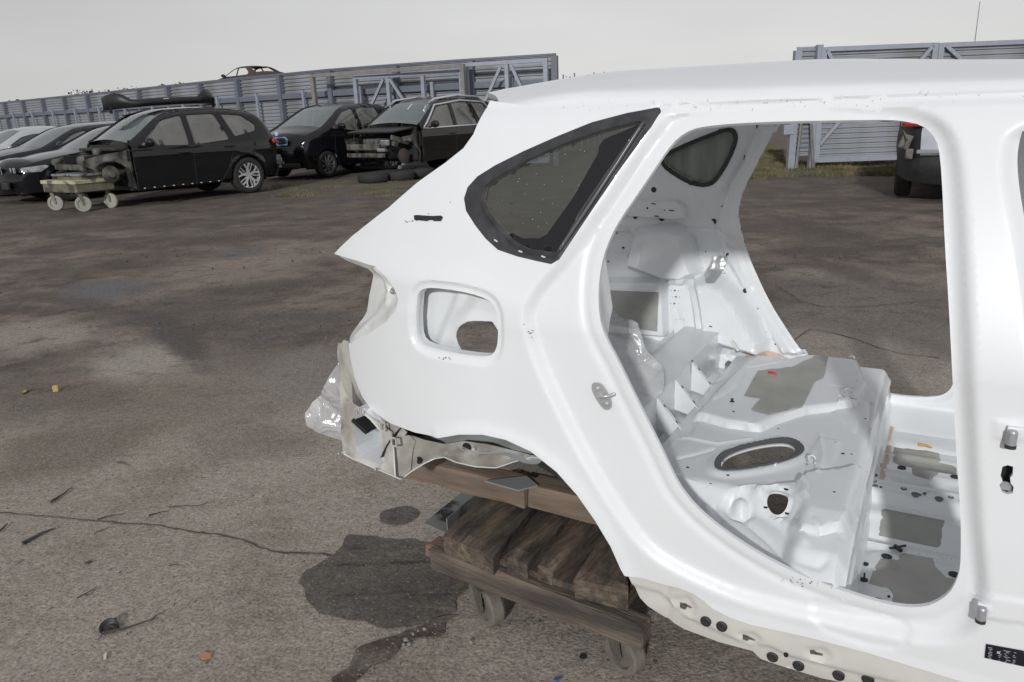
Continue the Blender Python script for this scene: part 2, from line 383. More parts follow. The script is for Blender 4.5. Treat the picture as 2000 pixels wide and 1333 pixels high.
def gsheet(name, px, m, z, jag=.012, kind='structure', it=2, smoothL=True):
    L = [tuple(wz(x, y, 0))[:2] for x, y in px]
    L = chaikin(L, it) if smoothL else L
    L = resamp(L, .03)
    L = [(p[0]+noise.noise(Vector((p[0]*14, p[1]*14, 1)))*jag*2, p[1]+noise.noise(Vector((p[0]*14, p[1]*14, 5)))*jag*2) for p in L]
    def fn(V):
        d = pdist(V, L); return np.column_stack([V[:, 0], V[:, 1], z+ss(d, 0, .02)*.001])
    return tag(sheet(name, L, fn, .05, m=m), kind=kind)
gsheet('oil_stain', [(580,1145),(596,1115),(640,1095),(665,1070),(672,1052),(705,1045),(745,1050),(800,1056),(850,1062),(905,1085),(925,1125),(905,1160),(885,1190),(850,1210),(810,1228),(760,1228),(700,1213),(640,1200),(600,1180)], OIL, .004)
gsheet('oil_spot', [(741,1010),(748,998),(780,990),(812,993),(818,1005),(800,1022),(765,1028),(744,1022)], OIL, .004, .006)
gsheet('broken_asphalt_edge', [(640,1333),(668,1312),(690,1283),(705,1270),(740,1262),(780,1240),(830,1225),(880,1196),(890,1204),(862,1235),(820,1255),(790,1268),(755,1290),(720,1310),(690,1340)], DEB, .0045, .015)
CRK = mat('crack_dirt', (.075, .06, .048), .95, var=.3, vscale=40)
def crack(px, wd):
    c_ = [np.array(tuple(wz(x, y, 0))[:2]) for x, y in px]; c_ = chaikin(c_, 1, False); c_ = resamp(c_, .02, False); A = []; B = []
    for i, p in enumerate(c_):
        t = c_[min(i+1, len(c_)-1)]-c_[max(i-1, 0)]; t /= np.linalg.norm(t); nrm = np.array([-t[1], t[0]])
        j = noise.noise(Vector((p[0]*18, p[1]*18, 0)))*.009+noise.noise(Vector((p[0]*60, p[1]*60, 9)))*.004
        ww = wd*(.35+.9*abs(noise.noise(Vector((p[0]*7, p[1]*7, 4)))))
        A.append((*(p+nrm*(j+ww)), .0035)); B.append((*(p+nrm*(j-ww)), .0035))
    k = len(A); tag(pyd('ground_crack', A+B, [(i, k+i, k+i+1, i+1) for i in range(k-1)], CRK), kind='structure')
crack([(-60,1002),(0,1003),(60,1008),(130,1014),(190,1020),(240,1024),(300,1026),(340,1032),(390,1043),(440,1048),(480,1056),(520,1078),(570,1083),(620,1083),(660,1090)], .0055)
crack([(1470,800),(1560,640),(1650,655),(1740,690),(1835,700)], .006)
crack([(1520,560),(1580,600),(1700,600),(1835,585)], .006)

# ================================================================== car body shell (the white one in front)
shell = thing('car_body_shell', 'stripped white car body shell without doors or wheels, raised on a wooden dolly', 'car body', OS, rad(-YAW))
def P3(*a): return np.array(a, float)

OPEN = [(1526,238),(1430,242),(1371,248),(1345,254),(1318,270),(1295,297),(1272,332),(1239,381),(1206,428),(1186,464),(1171,504),(1163,547),(1161,596),(1166,640),(1183,680),(1197,705),(1226,765),(1254,822),(1283,879),(1311,939),(1325,964),(1352,998),(1386,1029),(1440,1069),(1512,1112),(1584,1144),(1658,1171),(1711,1187),(1756,1197),(1791,1199),(1822,1193),(1854,1172),(1869,1145),(1876,1118),(1877,1060),(1876,1007),(1869,918),(1860,740),(1853,600),(1845,480),(1839,343),(1833,287),(1820,262),(1798,245),(1767,238),(1735,235),(1650,236)]
openL = chaikin(nl(OPEN), 1)
QWIN = [(1285,210),(1225,221),(1157,239),(1090,266),(1022,296),(968,323),(933,345),(914,366),(907,388),(911,412),(928,439),(949,466),(973,488),(1011,501),(1049,510),(1077,516),(1092,507),(1103,491),(1157,410),(1211,331),(1252,275),(1273,247),(1290,220)]
qwin = nl(QWIN)
QGL = [(1251,240),(1184,257),(1103,285),(1036,315),(982,345),(952,366),(947,391),(960,418),(982,445),(1009,472),(1036,488),(1088,496),(1136,412),(1211,302)]
FUEL = [(812,590),(816,572),(831,562),(869,564),(919,573),(953,585),(966,600),(970,625),(969,670),(964,688),(955,697),(936,699),(873,690),(825,677),(812,664),(809,635)]
fuelL = chaikin(nl(FUEL), 1)
SKIN = [(957,197),(948,215),(925,262),(905,290),(870,318),(815,357),(760,405),(700,452),(690,460),(657,495),(700,508),(738,520),(758,540),(773,563),(779,585),(772,608),(752,631),(720,652),(695,664),(681,672),(684,700),(693,740),(707,775),(725,800),(760,826),(810,845),(858,854),(900,847),(945,847),(990,857),(1040,880),(1090,920),(1130,965),(1165,1015),(1195,1065),(1215,1110),(1222,1122),(1255,1130),(1300,1143),(1327,1149),(1356,1161),(1393,1190),(1426,1207),(1467,1221),(1520,1232),(1590,1248),(1692,1275),(1873,1330)]
skin = nl(SKIN)
uR = 1.55
zr = lambda u: 1.43+.02*np.clip((-.3-np.asarray(u, float))/.6, 0, 1)-.03*np.clip((-.62-np.asarray(u, float))/.25, 0, 1)**2-.012*np.clip(np.asarray(u, float)/.9, 0, 9)**2*3
sk_top = [(u, float(zr(u))) for u in np.linspace(uR, -.80, 60)]
skin = skin+[(.6, .30), (uR, .29)]+sk_top
# front door opening (only its rear edge shows at the right border)
FO = nl([(1999,250),(1992,280),(1988,310),(1990,350),(1997,400),(2012,480),(2040,640),(2080,900),(2090,1050)])
fopen = chaikin([(1.30, 1.05), (1.0, 1.30), (.6, 1.37), (.30, 1.375)]+FO+[(.42, .42), (.7, .40), (1.25, .42), (1.34, .6)], 1)
DOORL = [(1300,214),(1420,206),(1560,201),(1700,202),(1790,209),(1840,232),(1872,280),(1884,400),(1893,600),(1903,800),(1914,1000),(1925,1120),(1930,1180),(1905,1240),(1840,1262),(1700,1240),(1560,1205),(1440,1175),(1340,1130),(1262,1085),(1200,1005),(1130,890),(1070,770),(1036,690),(1022,630),(1025,598),(1048,558),(1100,505),(1165,410),(1220,330),(1280,245)]
doorL = chaikin(nl(DOORL), 2)
FD = chaikin([(1.45, 1.05), (1.05, 1.36), (.6, 1.41), (.33, 1.40)]+nl([(1975,250),(1960,300),(1962,350),(1972,400),(1988,480),(2010,640),(2040,900),(2050,1100)])+[(.40, .36), (.7, .345), (1.4, .36), (1.46, .6)], 2)
TRENCH = resamp([(uR, 1.404-.02), (1.0, 1.405), (.2, 1.412), (-.2, 1.413), (-.47, 1.414)], .05, False)
scuff = nl([(1582,1182),(1700,1205),(1760,1225),(1780,1240),(1770,1262),(1745,1270),(1690,1262),(1610,1235),(1585,1210)])
bpl = nl([(1942,820),(2010,824),(2010,862),(1942,856)])
lowpl = nl([(1914,1160),(2030,1180),(2030,1222),(1960,1212),(1912,1205)])
ARCHPX = [(858,854),(900,847),(945,847),(990,857),(1040,880),(1090,920),(1130,965),(1165,1015),(1195,1065),(1215,1110),(1222,1122)]
archL = nl(ARCHPX)
def skin_fn(V):
    v = S(V[:, 0], V[:, 1])
    dd = sdist(V, doorL); dop = pdist(V, openL)
    v = v+.022*ss(dd, -.008, .026)                       # step down into the door shut
    v = v+.005*ss(dd, .0, .02)*np.exp(-((dop-.034)/.011)**2)      # seal groove round the opening
    d2 = sdist(V, FD); v = v+.020*ss(d2, -.008, .024)
    v = v+.009*ss(pdist(V, fuelL), .022, .010)             # filler flap seat
    v = v+.009*ss(pdist(V, TRENCH, False), .012, .004)
    v = v+raise_(V, [(scuff, .004, .010), (bpl, -.003, .006), (lowpl, -.004, .006)])
    v = v-.008*np.exp(-(pdist(V, archL, False)/.022)**2)
    # belt crease from the lamp towards the door
    cz = .985+.10*(V[:, 0]+1.2)*0
    v = v-.010*np.exp(-((V[:, 1]-(1.03-.08*(V[:, 0]+1.2)))/.05)**2)*ss(V[:, 0], -.60, -.9)
    # pillar root flares out over the sill
    return np.column_stack([V[:, 0], v, V[:, 1]])
latch = nl([(1958,912),(1968,909),(1979,912),(1978,928),(1973,934),(1974,944),(1980,952),(1978,964),(1966,966),(1957,962),(1952,948),(1958,940),(1954,930)])
sp_ = sheet('side_panel', skin, skin_fn, .0068, [openL, qwin, fuelL, fopen, latch], WHITE, shell, thick=.010, off=-1, creases=cset(doorL, (-.008, .026, .010))+cset(FD, (-.008, .024)))

def onskin(V2, dv=0.): 
    P = skin_fn(np.array(V2, float)); P[:, 1] += dv; return P
# hole returns: inner flanges that give the openings their depth
def flange(name, loop, depth, dv0=.0, m=WHITE, closed=True, inner=0.):
    L = resamp(loop, .015, closed); c_ = np.mean(L, 0); P = onskin(L, dv0); n = len(P); vs = [tuple(p) for p in P]
    for p in P: vs.append((p[0]+(c_[0]-p[0])*inner, p[1]+depth, p[2]+(c_[1]-p[2])*inner))
    k = n if closed else n-1
    return pyd(name, vs, [(i, (i+1) % n, n+(i+1) % n, n+i) for i in range(k)], m, shell, True)
flange('fuel_flap_return', fuelL, .022, .008)

# ---- roof
def roof_fn(V):
    u, t = V[:, 0], V[:, 1]; vv = .0+1.32*t
    c_ = 1-(2*t-1)**2
    tail = -.895-.33*np.clip(c_, 0, 1)**1.5                                     # rear edge bows backwards
    uu = tail+(uR-tail)*u
    base = zr(np.maximum(uu, -.86)); crest = 1.52-.02*ss(-uu, .75, 1.25)*2-.03*ss(uu, -.3, .3)-.02*ss(uu, .3, 1.4)
    z = base+(crest-base)*np.clip(c_, 0, 1)**.8
    e = np.minimum(vv, 1.32-vv)
    z = z-.014*ss(-np.abs(e-.012), -.012, -.004)*ss(uu-tail, .0, .10)+.003*ss(e, .02, .05)        # drip channel
    z = z-.004*ss(uu-tail, .06, .0)
    return np.column_stack([uu, vv, z])
sheet('roof', [(0, 0), (1, 0), (1, 1), (0, 1)], roof_fn, .014, m=WHITE, parent=shell, thick=.012, off=-1)
# tailgate aperture: return flange running down the rear edge of the side panel
dp = nl([(957,197),(948,215),(925,262),(905,290),(870,318),(815,357),(760,405),(700,452),(657,495)])
def strip(name, P, off, m, thick=.002, n=3):
    P = [Vector(p) for p in P]; off = Vector(off); vs = []
    for k in range(n+1): vs += [tuple(p+off*k/n) for p in P]
    L = len(P); o = pyd(name, vs, [(k*L+i, k*L+i+1, (k+1)*L+i+1, (k+1)*L+i) for k in range(n) for i in range(L-1)], m, shell, True)
    return o
strip('tailgate_flange', onskin(resamp(dp, .02, False), .004), (.06, .09, -.02), WHITE)

# ---- inner quarter structure (near side, seen through the filler hole and through the opening)
def plane_v(v0): return lambda V: np.column_stack([V[:, 0], np.full(len(V), v0), V[:, 1]])
inq = [(-1.17, .90), (-1.17, .76), (-1.0, .72), (-.70, .72), (-.68, .9), (-.70, 1.03), (-.86, 1.06), (-1.12, 1.06)]
hol = [tuple(Pv(x, y, -.11)[[0, 2]]) for x, y in [(893,660),(896,640),(910,628),(935,625),(975,628),(985,700),(940,712),(912,700)]]
ribpx = [[tuple(Pv(x, y, -.11)[[0, 2]]) for x, y in l] for l in ([(850,690),(905,560),(935,570),(890,640),(875,700)], [(812,600),(826,585),(835,620),(822,650)])]
sheet('inner_quarter_panel', inq, lambda V: np.column_stack([V[:, 0], -.11-raise_(V, [(ribpx[0], .022, .03), (ribpx[1], .012, .012)])-.006*ss(pdist(V, hol), .02, .004), V[:, 1]]), .014, [chaikin(hol, 1)], INNER, shell, thick=.003)
inw = [(-1.32, .55), (-.5, .55), (-.5, 1.12), (-1.32, 1.12)]

# ---- lamp pocket and rear corner
LP = [(664,497),(700,506),(740,517),(762,540),(779,563),(786,585),(778,612),(757,637),(724,658),(690,672),(682,668),(690,640),(706,616),(709,598),(716,560),(722,527),(700,518),(678,508)]
lp = chaikin(nl(LP, .02), 1); lpo = nl(LP[:10])
ridge = nl([(727,520),(736,545),(742,575),(738,600),(722,622),(700,648),(686,668)])
def lamp_fn(V):
    v = S(V[:, 0], V[:, 1]); d = pdist(V, skin[9:20], False)
    v = v+.012+.035*ss(d, .0, .05)-.012*np.exp(-(pdist(V, ridge, False)/.010)**2)
    return np.column_stack([V[:, 0], v, V[:, 1]])
sheet('lamp_pocket', lp, lamp_fn, .007, m=LAMPP, parent=shell, thick=.003)
fl = nl([(668,664),(684,668),(690,700),(699,740),(713,775),(732,800),(765,826),(796,842),(792,852),(776,850),(752,842),(710,818),(686,788),(664,745),(662,700)], .012)
sheet('bumper_flange', chaikin(fl, 1), lambda V: np.column_stack([V[:, 0], S(V[:, 0], V[:, 1])+.014, V[:, 1]]), .01, m=DIRTY, parent=shell, thick=.003)
bm = bmesh.new(); q = onskin([Pn(762, 571)], -.002)[0]; lathe(bm, [(.0095, .018), (.0095, .030), (.005, .010), (.001, .006)], 14, 'y', (q[0], q[1], q[2])); obj('bolt', bm, STEEL, shell)
# corner box: plate with a big opening, its inside and the vertical return face; then the chassis rail
def pxfn(vf, extra=None):        # chart = photo pixels / 1000, depth v as a function of the pixel
    def fn(V):
        P = np.array([Pv(x*1000, y*1000, vf(x*1000, y*1000)) for x, y in V])
        if extra is not None: P[:, 1] += extra(V*1000)
        return P
    return fn
K = lambda L: [(x/1000, y/1000) for x, y in L]
cbo = K([(664,745),(672,768),(690,792),(728,822),(765,845),(770,880),(772,932),(740,918),(690,897),(672,887),(667,860),(665,800)])
cbh = K([(692,800),(706,806),(724,822),(741,842),(744,862),(747,902),(740,908),(702,892),(695,874)])
vA = lambda x, y: -.15+.03*max(0, (700-x))/40
sheet('rear_corner_plate', cbo, pxfn(vA, lambda V: .006*ss(-pdist(V, np.array(cbh)*1000), -9, -3)-.004*ss(pdist(V, [(680, 780), (672, 880)], False), 4, 1)), .006, [cbh], DIRTY, shell, thick=.004)
cbr = K([(765,845),(800,851),(812,862),(806,880),(802,918),(784,937),(772,932),(770,880)])
vB = lambda x, y: -.15+.055*(x-765)/45
sheet('corner_return', cbr, pxfn(vB), .006, (), DIRTY, shell, thick=.004)
bm = bmesh.new(); tube(bm, [Pv(x, y, -.153) for x, y in ((765, 845), (769, 880), (772, 932))], .0026, 6); tube(bm, [Pv(x, y, vA(x, y)-.002) for x, y in ((672, 887), (690, 897), (740, 918), (772, 932), (784, 937))], .0024, 6); obj('folded_edge', bm, LAMPP, shell, True)
hb = resamp([(p[0]*1000, p[1]*1000) for p in cbh], 8); Pq = [Pv(x, y, vA(x, y)) for x, y in hb]; n = len(Pq)
vs = [tuple(p) for p in Pq]+[(p[0]+.012, p[1]+.12, p[2]+.002) for p in Pq]
pyd('corner_box_inside', vs, [(i, (i+1) % n, n+(i+1) % n, n+i) for i in range(n)]+[tuple(range(n, 2*n))], INNER, shell)
q = Pv(716, 822, -.10); bm = bmesh.new(); bx(bm, (q[0]+.012, q[1], q[2]+.002), (.060, .10, .012), Matrix.Rotation(rad(33), 3, 'Y'), .003); obj('box_top_shade', bm, VOID, shell)  # black slab standing in for the shade at the top of the box
q = Pv(730, 868, -.06); bm = bmesh.new(); bx(bm, (q[0], q[1], q[2]), (.010, .04, .055), None, .003); obj('box_rib', bm, INNER, shell)
q = Pv(722, 886, -.11); bm = bmesh.new(); lathe(bm, [(.012, 0), (.012, .006), (.004, .008)], 10, 'z', (q[0], q[1], q[2]-.002)); obj('captive_nut', bm, STEEL, shell)
for x, y in ((674, 884), (746, 914)):
    q = Pv(x, y, vA(x, y)); bm = bmesh.new(); tube(bm, [q+P3(0, .004, 0), q+P3(-.006, -.022, .004)], .0035, 8); obj('stud', bm, LAMPP, shell, True)
for x, y in ((704, 803), (750, 832), (772, 862)):
    q = Pv(x, y, -.156); bm = bmesh.new()
    for a, b in (((-.008, -.012), (.008, -.012)), ((.008, -.012), (.008, .012)), ((.008, .012), (-.008, .012)), ((-.008, .012), (-.008, -.012))): bar(bm, q+P3(a[0], -.006, a[1]), q+P3(b[0], -.006, b[1]), .004)
    obj('clip_bracket', bm, DIRTY, shell)
bm = bmesh.new()
for k in range(11): x = 676+k*6; q = Pn(x, 499.5+k*1.9, .006); bx(bm, (q[0], float(S(*q))+.004, q[1]), (.004, .003, .0025))
obj('seam_teeth', bm, VOID, shell)['kind'] = 'stuff'
RAILM = mat('grimy_rail_paint', (.38, .37, .34), .5, var=.2, vscale=12, col2=(.17, .155, .13), mix=(.48, .72), mscale=8, bump=.3, bscale=70, bdist=.004)
vR = lambda x, y: float(np.interp(x, [780, 806, 880, 1080], [-.125, -.095, -.03, .02]))
rlo = K([(800,850),(830,860),(868,868),(905,862),(950,868),(1010,882),(1055,892),(1075,898),(1040,893),(1005,902),(970,914),(930,912),(890,903),(868,893),(850,896),(830,905),(802,922),(786,935),(800,900)])
lipx = [(1072,897),(1040,893),(1005,902),(970,914),(930,912),(890,903),(868,893),(850,896),(830,905),(802,922),(786,935)]
dent = [(870,890),(884,880),(905,878),(960,884),(1040,888),(1005,900),(970,910),(930,908),(890,900)]
sheet('rear_chassis_rail', rlo, pxfn(vR, lambda V: -.012*ss(sdist(V, dent), -3, 4)-.006*ss(pdist(V, lipx, False), 5, 1)), .0055, (), RAILM, shell, thick=.004)
bm = bmesh.new(); tube(bm, [Pv(x, y, vR(x, y)-.010) for x, y in resamp(lipx, 8, False)], .0020, 6); obj('rail_lip', bm, LAMPP, shell, True)
for x, y, r_ in ((818, 899, .011), (912, 874, .014)):
    q = Pv(x, y, vR(x, y)); bm = bmesh.new(); lathe(bm, [(r_, -.003), (r_, .002)], 20, 'y', q); obj('drain_hole', bm, VOID, shell)
q = Pv(931, 873, vR(931, 873)); bm = bmesh.new(); lathe(bm, [(.005, -.018), (.005, 0)], 10, 'y', q); obj('stud', bm, DIRTY, shell)
# wheel house
bm = bmesh.new(); cu, cz, R_ = -.875, .33, .39; rr = []
for j, v in enumerate((-.16, -.08, 0, .06, .10)):
    rr.append([bm.verts.new((cu+(R_-.015*j)*math.cos(a), v, cz+(R_-.008-.012*j)*.97*math.sin(a))) for a in np.linspace(-.1, math.pi*.86, 40)])
for j in range(4):
    for i in range(39): bm.faces.new((rr[j][i], rr[j][i+1], rr[j+1][i+1], rr[j+1][i]))
c0 = bm.verts.new((cu, .10, cz+.1))
for i in range(39): bm.faces.new((rr[4][i], rr[4][i+1], c0))
obj('wheel_house', bm, mat('underseal', (.03, .029, .027), .9, var=.4, vscale=10, bump=.4, bscale=40, col2=(.07, .06, .05), mix=(.55, .75), mscale=7), shell, True)

# ---- sill below the skin
SILL = [(1224,1120),(1255,1130),(1300,1143),(1327,1149),(1356,1161),(1393,1190),(1426,1207),(1467,1221),(1520,1232),(1590,1248),(1692,1275),(1873,1330)]
so = nl(SILL, .01)+[(.6, .31), (uR, .30), (uR, .20), (.6, .205)]+nl([(2000,1420),(1850,1395),(1700,1362),(1600,1345),(1520,1320),(1480,1305),(1465,1285),(1400,1268),(1330,1240),(1290,1210),(1262,1190),(1247,1172),(1236,1145)], .01)
pocket = [nl(l, .01) for l in ([(1310,1170),(1345,1166),(1360,1190),(1352,1205),(1325,1200)], [(1440,1240),(1470,1238),(1486,1252),(1478,1268),(1450,1262)], [(1575,1270),(1610,1268),(1622,1285),(1610,1297),(1580,1290)])]
stepl = nl([(1290,1160),(1330,1205),(1400,1240),(1460,1268),(1500,1268),(1540,1290),(1640,1315),(1900,1375)], .01)
slots = [nl(l, .01) for l in ([(1326,1180),(1337,1182),(1350,1190),(1348,1193),(1340,1190),(1336,1196),(1326,1192)], [(1448,1245),(1458,1248),(1473,1257),(1471,1260),(1460,1257),(1456,1261),(1448,1257)], [(1580,1275),(1588,1275),(1594,1280),(1606,1283),(1605,1288),(1590,1286),(1581,1284)])]
def sill_fn(V):
    v = S(V[:, 0], V[:, 1])+.010
    d = pdist(V, stepl, False); below = ss(np.interp(V[:, 0], [p[0] for p in stepl], [p[1] for p in stepl])-V[:, 1], -.006, .006)
    v = v+.008*below+.004*np.clip((.30-V[:, 1])/.05, 0, 3)**2
    v = v+raise_(V, [(p, .007, .012) for p in pocket])
    v = v+.004*np.exp(-((V[:, 0]-Pn(1300, 1180)[0])/.006)**2)
    return np.column_stack([V[:, 0], v, V[:, 1]])
sheet('sill', so, sill_fn, .009, slots, SILLP, shell, thick=.003, off=-1)
# floor pan lower edge behind sill
# round rubber plugs on the sill
def plug(q, r_, axis='y', name='rubber_plug', s=-1):
    bm = bmesh.new(); h = .004*s
    lathe(bm, [(r_, -h), (r_, h*.6), (r_*.82, h), (r_*.7, h*.35), (r_*.25, h*.3), (r_*.2, h*.8), (.0005, h*.8)], 24, axis, q); return obj(name, bm, RUB, shell, False)
for x, y in ((1381,1209),(1412,1219),(1507,1289),(1558,1307),(1637,1325),(1695,1331),(1800,1365)):
    u, z = Pn(x, y, .02); plug(sill_fn(np.array([(u, z)]))[0]+P3(0, -.004, 0), .0125)
bm = bmesh.new(); u, z = Pn(1536, 1277, .02); q = sill_fn(np.array([(u, z)]))[0]; lathe(bm, [(.005, -.006), (.005, .002)], 10, 'y', q); obj('hole', bm, VOID, shell)
bm = bmesh.new(); u, z = Pn(1495, 1305, .02)

# ---- quarter window
gl = nl(QGL); trimo = nl(QWIN, .001)
def trim_fn(V):
    d1 = pdist(V, trimo); d2 = pdist(V, gl)
    v = S(V[:, 0], V[:, 1])-.004+.003*np.cos(np.clip(d1/.020, 0, 3.1))-.003*np.exp(-((d2-.006)/.004)**2)+.004*ss(d2, .004, .0)
    return np.column_stack([V[:, 0], v, V[:, 1]])
tr_ = sheet('window_seal', trimo, trim_fn, .006, [gl], TRIM, shell, thick=.006, off=-1, creases=cset(gl, (.006, -.006)))
tagp = tr_
qg = sheet('quarter_window', gl, lambda V: np.column_stack([V[:, 0], S(V[:, 0], V[:, 1])+.0035, V[:, 1]]), .012, m=GLASSD, parent=shell)
cabin_shade = nl([(1249,243),(1180,272),(1170,285),(1168,300),(1120,385),(1068,458),(1052,466),(1020,466),(1000,455),(990,460),(1010,474),(1037,487),(1086,493),(1133,411),(1207,303)])
sheet('cabin_shade_band', cabin_shade, lambda V: np.column_stack([V[:, 0], S(V[:, 0], V[:, 1])+.0005, V[:, 1]]), .012, m=mat('cabin_shade_black', (.010, .010, .012), .08, spec=.6), parent=qg)  # black sheet on the pane, paints the interior shadow seen through it
edge = nl([(1262,238),(1211,316),(1157,398),(1098,486)])
bm = bmesh.new(); tube(bm, [tuple(p) for p in onskin(resamp(edge, .02, False), -.014)], .004, 8); obj('window_bead', bm, mat('shiny_bead', (.10, .10, .11), .25, var=.1), shell, True)
clipm = mat('pale_clip', (.7, .7, .68), .5)
for x, y in ((970, 470), (1018, 491), (1063, 501)):
    u, z = Pn(x, y); q = trim_fn(np.array([(u, z)]))[0]; bm = bmesh.new(); bx(bm, (q[0], q[1]-.0015, q[2]), (.010, .003, .003), Matrix.Rotation(rad(28 if x < 1000 else 15), 3, 'Y')); obj('trim_clip', bm, clipm, shell)
# rain drops on the glass
bm = bmesh.new(); rnd = random.Random(3)
for k in range(70):
    x, y = rnd.uniform(960, 1230), rnd.uniform(260, 480)
    u, z = Pn(x, y)
    if sdist(np.array([(u, z)]), gl)[0] < .01: continue
    bmesh.ops.create_icosphere(bm, subdivisions=1, radius=rnd.uniform(.0006, .0014), matrix=Matrix.Translation((u, float(S(u, z))+.0025, z)))
tag(obj('rain_drops', bm, mat('water_drop', (.8, .82, .83), .05, spec=1., transp=.45), qg, True), kind='stuff')
# paint scar on the rear pillar
scar = nl([(809,421),(815,420),(830,421),(846,422),(862,421),(866,424),(862,432),(848,432),(846,430),(838,430),(836,432),(815,430),(810,430)])
sheet('badge_scar', scar, lambda V: np.column_stack([V[:, 0], S(V[:, 0], V[:, 1])-.0022, V[:, 1]]), .01, m=mat('scar_black', (.02, .02, .025), .6), parent=shell)
# fresh-looking scratches, specks
bm = bmesh.new()
for k in range(26):
    x, y = rnd.choice([(rnd.gauss(795, 9), rnd.gauss(432, 2)), (rnd.uniform(850, 890), rnd.uniform(555, 560)), (rnd.uniform(855, 880), rnd.uniform(698, 703)), (rnd.uniform(820, 1000), rnd.uniform(380, 420)), (rnd.gauss(1035, 6), rnd.gauss(650, 12))])
    u, z = Pn(x, y); q = (u, float(S(u, z))-.0015, z); bx(bm, q, (rnd.uniform(.0015, .004), .001, rnd.uniform(.001, .002)))
tag(obj('paint_specks', bm, VOID, shell), kind='stuff')

# ---- door striker on the pillar
u, z = Pn(1172, 779); yv = skin_fn(np.array([(u, z)]))[0][1]
strk = sheet('striker_plate', chaikin(nl([(1152,752),(1162,751),(1172,756),(1182,772),(1190,790),(1189,803),(1178,806),(1168,796),(1158,780),(1151,765)]), 1), lambda V: np.column_stack([V[:, 0], np.full(len(V), yv-.006), V[:, 1]]), .01, m=STEEL, parent=shell, thick=.004)
bm = bmesh.new(); a = P3(u-.004, yv-.008, z+.003)
tube(bm, [a+P3(-.004, 0, -.002), a+P3(.0, -.020, .002), a+P3(.012, -.030, .008), a+P3(.030, -.028, .012), a+P3(.036, -.012, .012)], .0042, 8); obj('striker_loop', bm, STEEL, strk, True)
for x, y in ((1162, 763), (1180, 793)):
    a = Pn(x, y); bm = bmesh.new(); lathe(bm, [(.006, 0), (.006, -.004), (.003, -.005), (.003, -.002), (.0003, -.002)], 14, 'y', (a[0], yv-.009, a[1])); obj('screw', bm, STEEL, strk)
# ---- hinges, check strap hole, label on the middle pillar
HING = mat('hinge_steel', (.42, .43, .46), .42, metal=.4, var=.1)
def hinge(x, y, s=1.):
    u, z = Pn(x, y); yv = skin_fn(np.array([(u, z)]))[0][1]; bm = bmesh.new()
    lathe(bm, [(.0105*s, -.016*s), (.0105*s, .012*s), (.0085*s, .016*s), (.004*s, .017*s)], 20, 'z', (u, yv-.014, z)); h = obj('door_hinge', bm, HING, shell, False)
    bm = bmesh.new(); lathe(bm, [(.0112*s, -.024*s), (.0112*s, -.0165*s)], 20, 'z', (u, yv-.014, z)); obj('bush', bm, RUB, h)
    bm = bmesh.new(); bx(bm, (u+.004, yv-.005, z+.014*s), (.024, .010, .012), bev=.002); obj('bracket', bm, WHITE, h)
hinge(1975, 848, .82); hinge(1917, 1192, .82)
bm = bmesh.new(); q = skin_fn(np.array([Pn(1966, 955)]))[0]; bx(bm, (q[0], q[1]+.012, q[2]), (.018, .003, .016)); obj('latch_tongue', bm, mat('grey_tongue', (.3, .3, .31), .5), shell)
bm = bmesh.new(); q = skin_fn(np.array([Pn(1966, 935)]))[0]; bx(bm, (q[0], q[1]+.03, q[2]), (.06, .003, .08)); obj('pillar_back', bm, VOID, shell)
lab = nl([(1926,1257),(2030,1276),(2030,1308),(1923,1284)])
LAB = sheet('type_label', lab, lambda V: np.column_stack([V[:, 0], skin_fn(V)[:, 1]-.0025, V[:, 1]]), .02, m=mat('label_black', (.012, .012, .02), .4), parent=shell)
PRT = mat('label_print', (.45, .45, .47), .6)
bm = bmesh.new()
for k in range(64):
    cx = rnd.choice([1930, 1931, 1950, 1965, 1978, 1962])+rnd.uniform(0, 6); cy = 1262+rnd.randint(0, 7)*3+(cx-1926)*.2
    u, z = Pn(cx, cy); q = skin_fn(np.array([(u, z)]))[0]
    if rnd.random() < .8: bx(bm, (u, q[1]-.0034, z), (rnd.uniform(.0016, .005), .0004, .0009))
u, z = Pn(1950, 1273); q = skin_fn(np.array([(u, z)]))[0]; bx(bm, (u, q[1]-.0034, z), (.005, .0004, .005))
tag(obj('label_lines', bm, PRT, LAB), kind='stuff')
# drops and dirt along the gutter
bm = bmesh.new()
for k in range(110):
    u = rnd.uniform(-.75, 1.3); bmesh.ops.create_icosphere(bm, subdivisions=1, radius=rnd.uniform(.0006, .0018), matrix=Matrix.Translation((u, float(S(u, 1.415))+rnd.uniform(-.004, .004), float(zr(u))-rnd.uniform(.002, .026))))
tag(obj('water_drops', bm, MC['water_drop'], shell, True), kind='stuff')

# ================================================================== inside of the shell
def Pf(x, y, zf, it=14):         # pixel -> (u,v) on a height field
    z = .4
    for _ in range(it):
        q = Pz(x, y, z); z = .5*z+.5*float(zf(np.array([[q[0], q[1]]]))[0])
    return (q[0], q[1])
def FW(z): z = np.asarray(z, float); return 1.18+.18*ss(z, .38, .95)
def Pw(x, y, it=12):             # pixel -> (u,z) on the far inner wall
    v = 1.3
    for _ in range(it):
        q = Pv(x, y, v); v = .5*v+.5*float(FW(q[2]))
    return (q[0], q[2])
wl = lambda L: [Pw(x, y) for x, y in L]
FAROPEN = wl([(1560,232),(1523,240),(1510,262),(1490,300),(1468,342),(1450,380),(1443,412),(1446,442),(1457,482),(1477,530),(1505,588),(1535,636),(1567,684),(1610,728),(1660,756),(1715,768),(1765,776),(1810,778),(1838,775),(1856,764),(1864,745),(1868,700)])
farL = chaikin(FAROPEN+[(FAROPEN[-1][0]+.02, .9), (FAROPEN[-1][0]-.01, 1.30), (.14, 1.37), (-.3, 1.38)], 2)
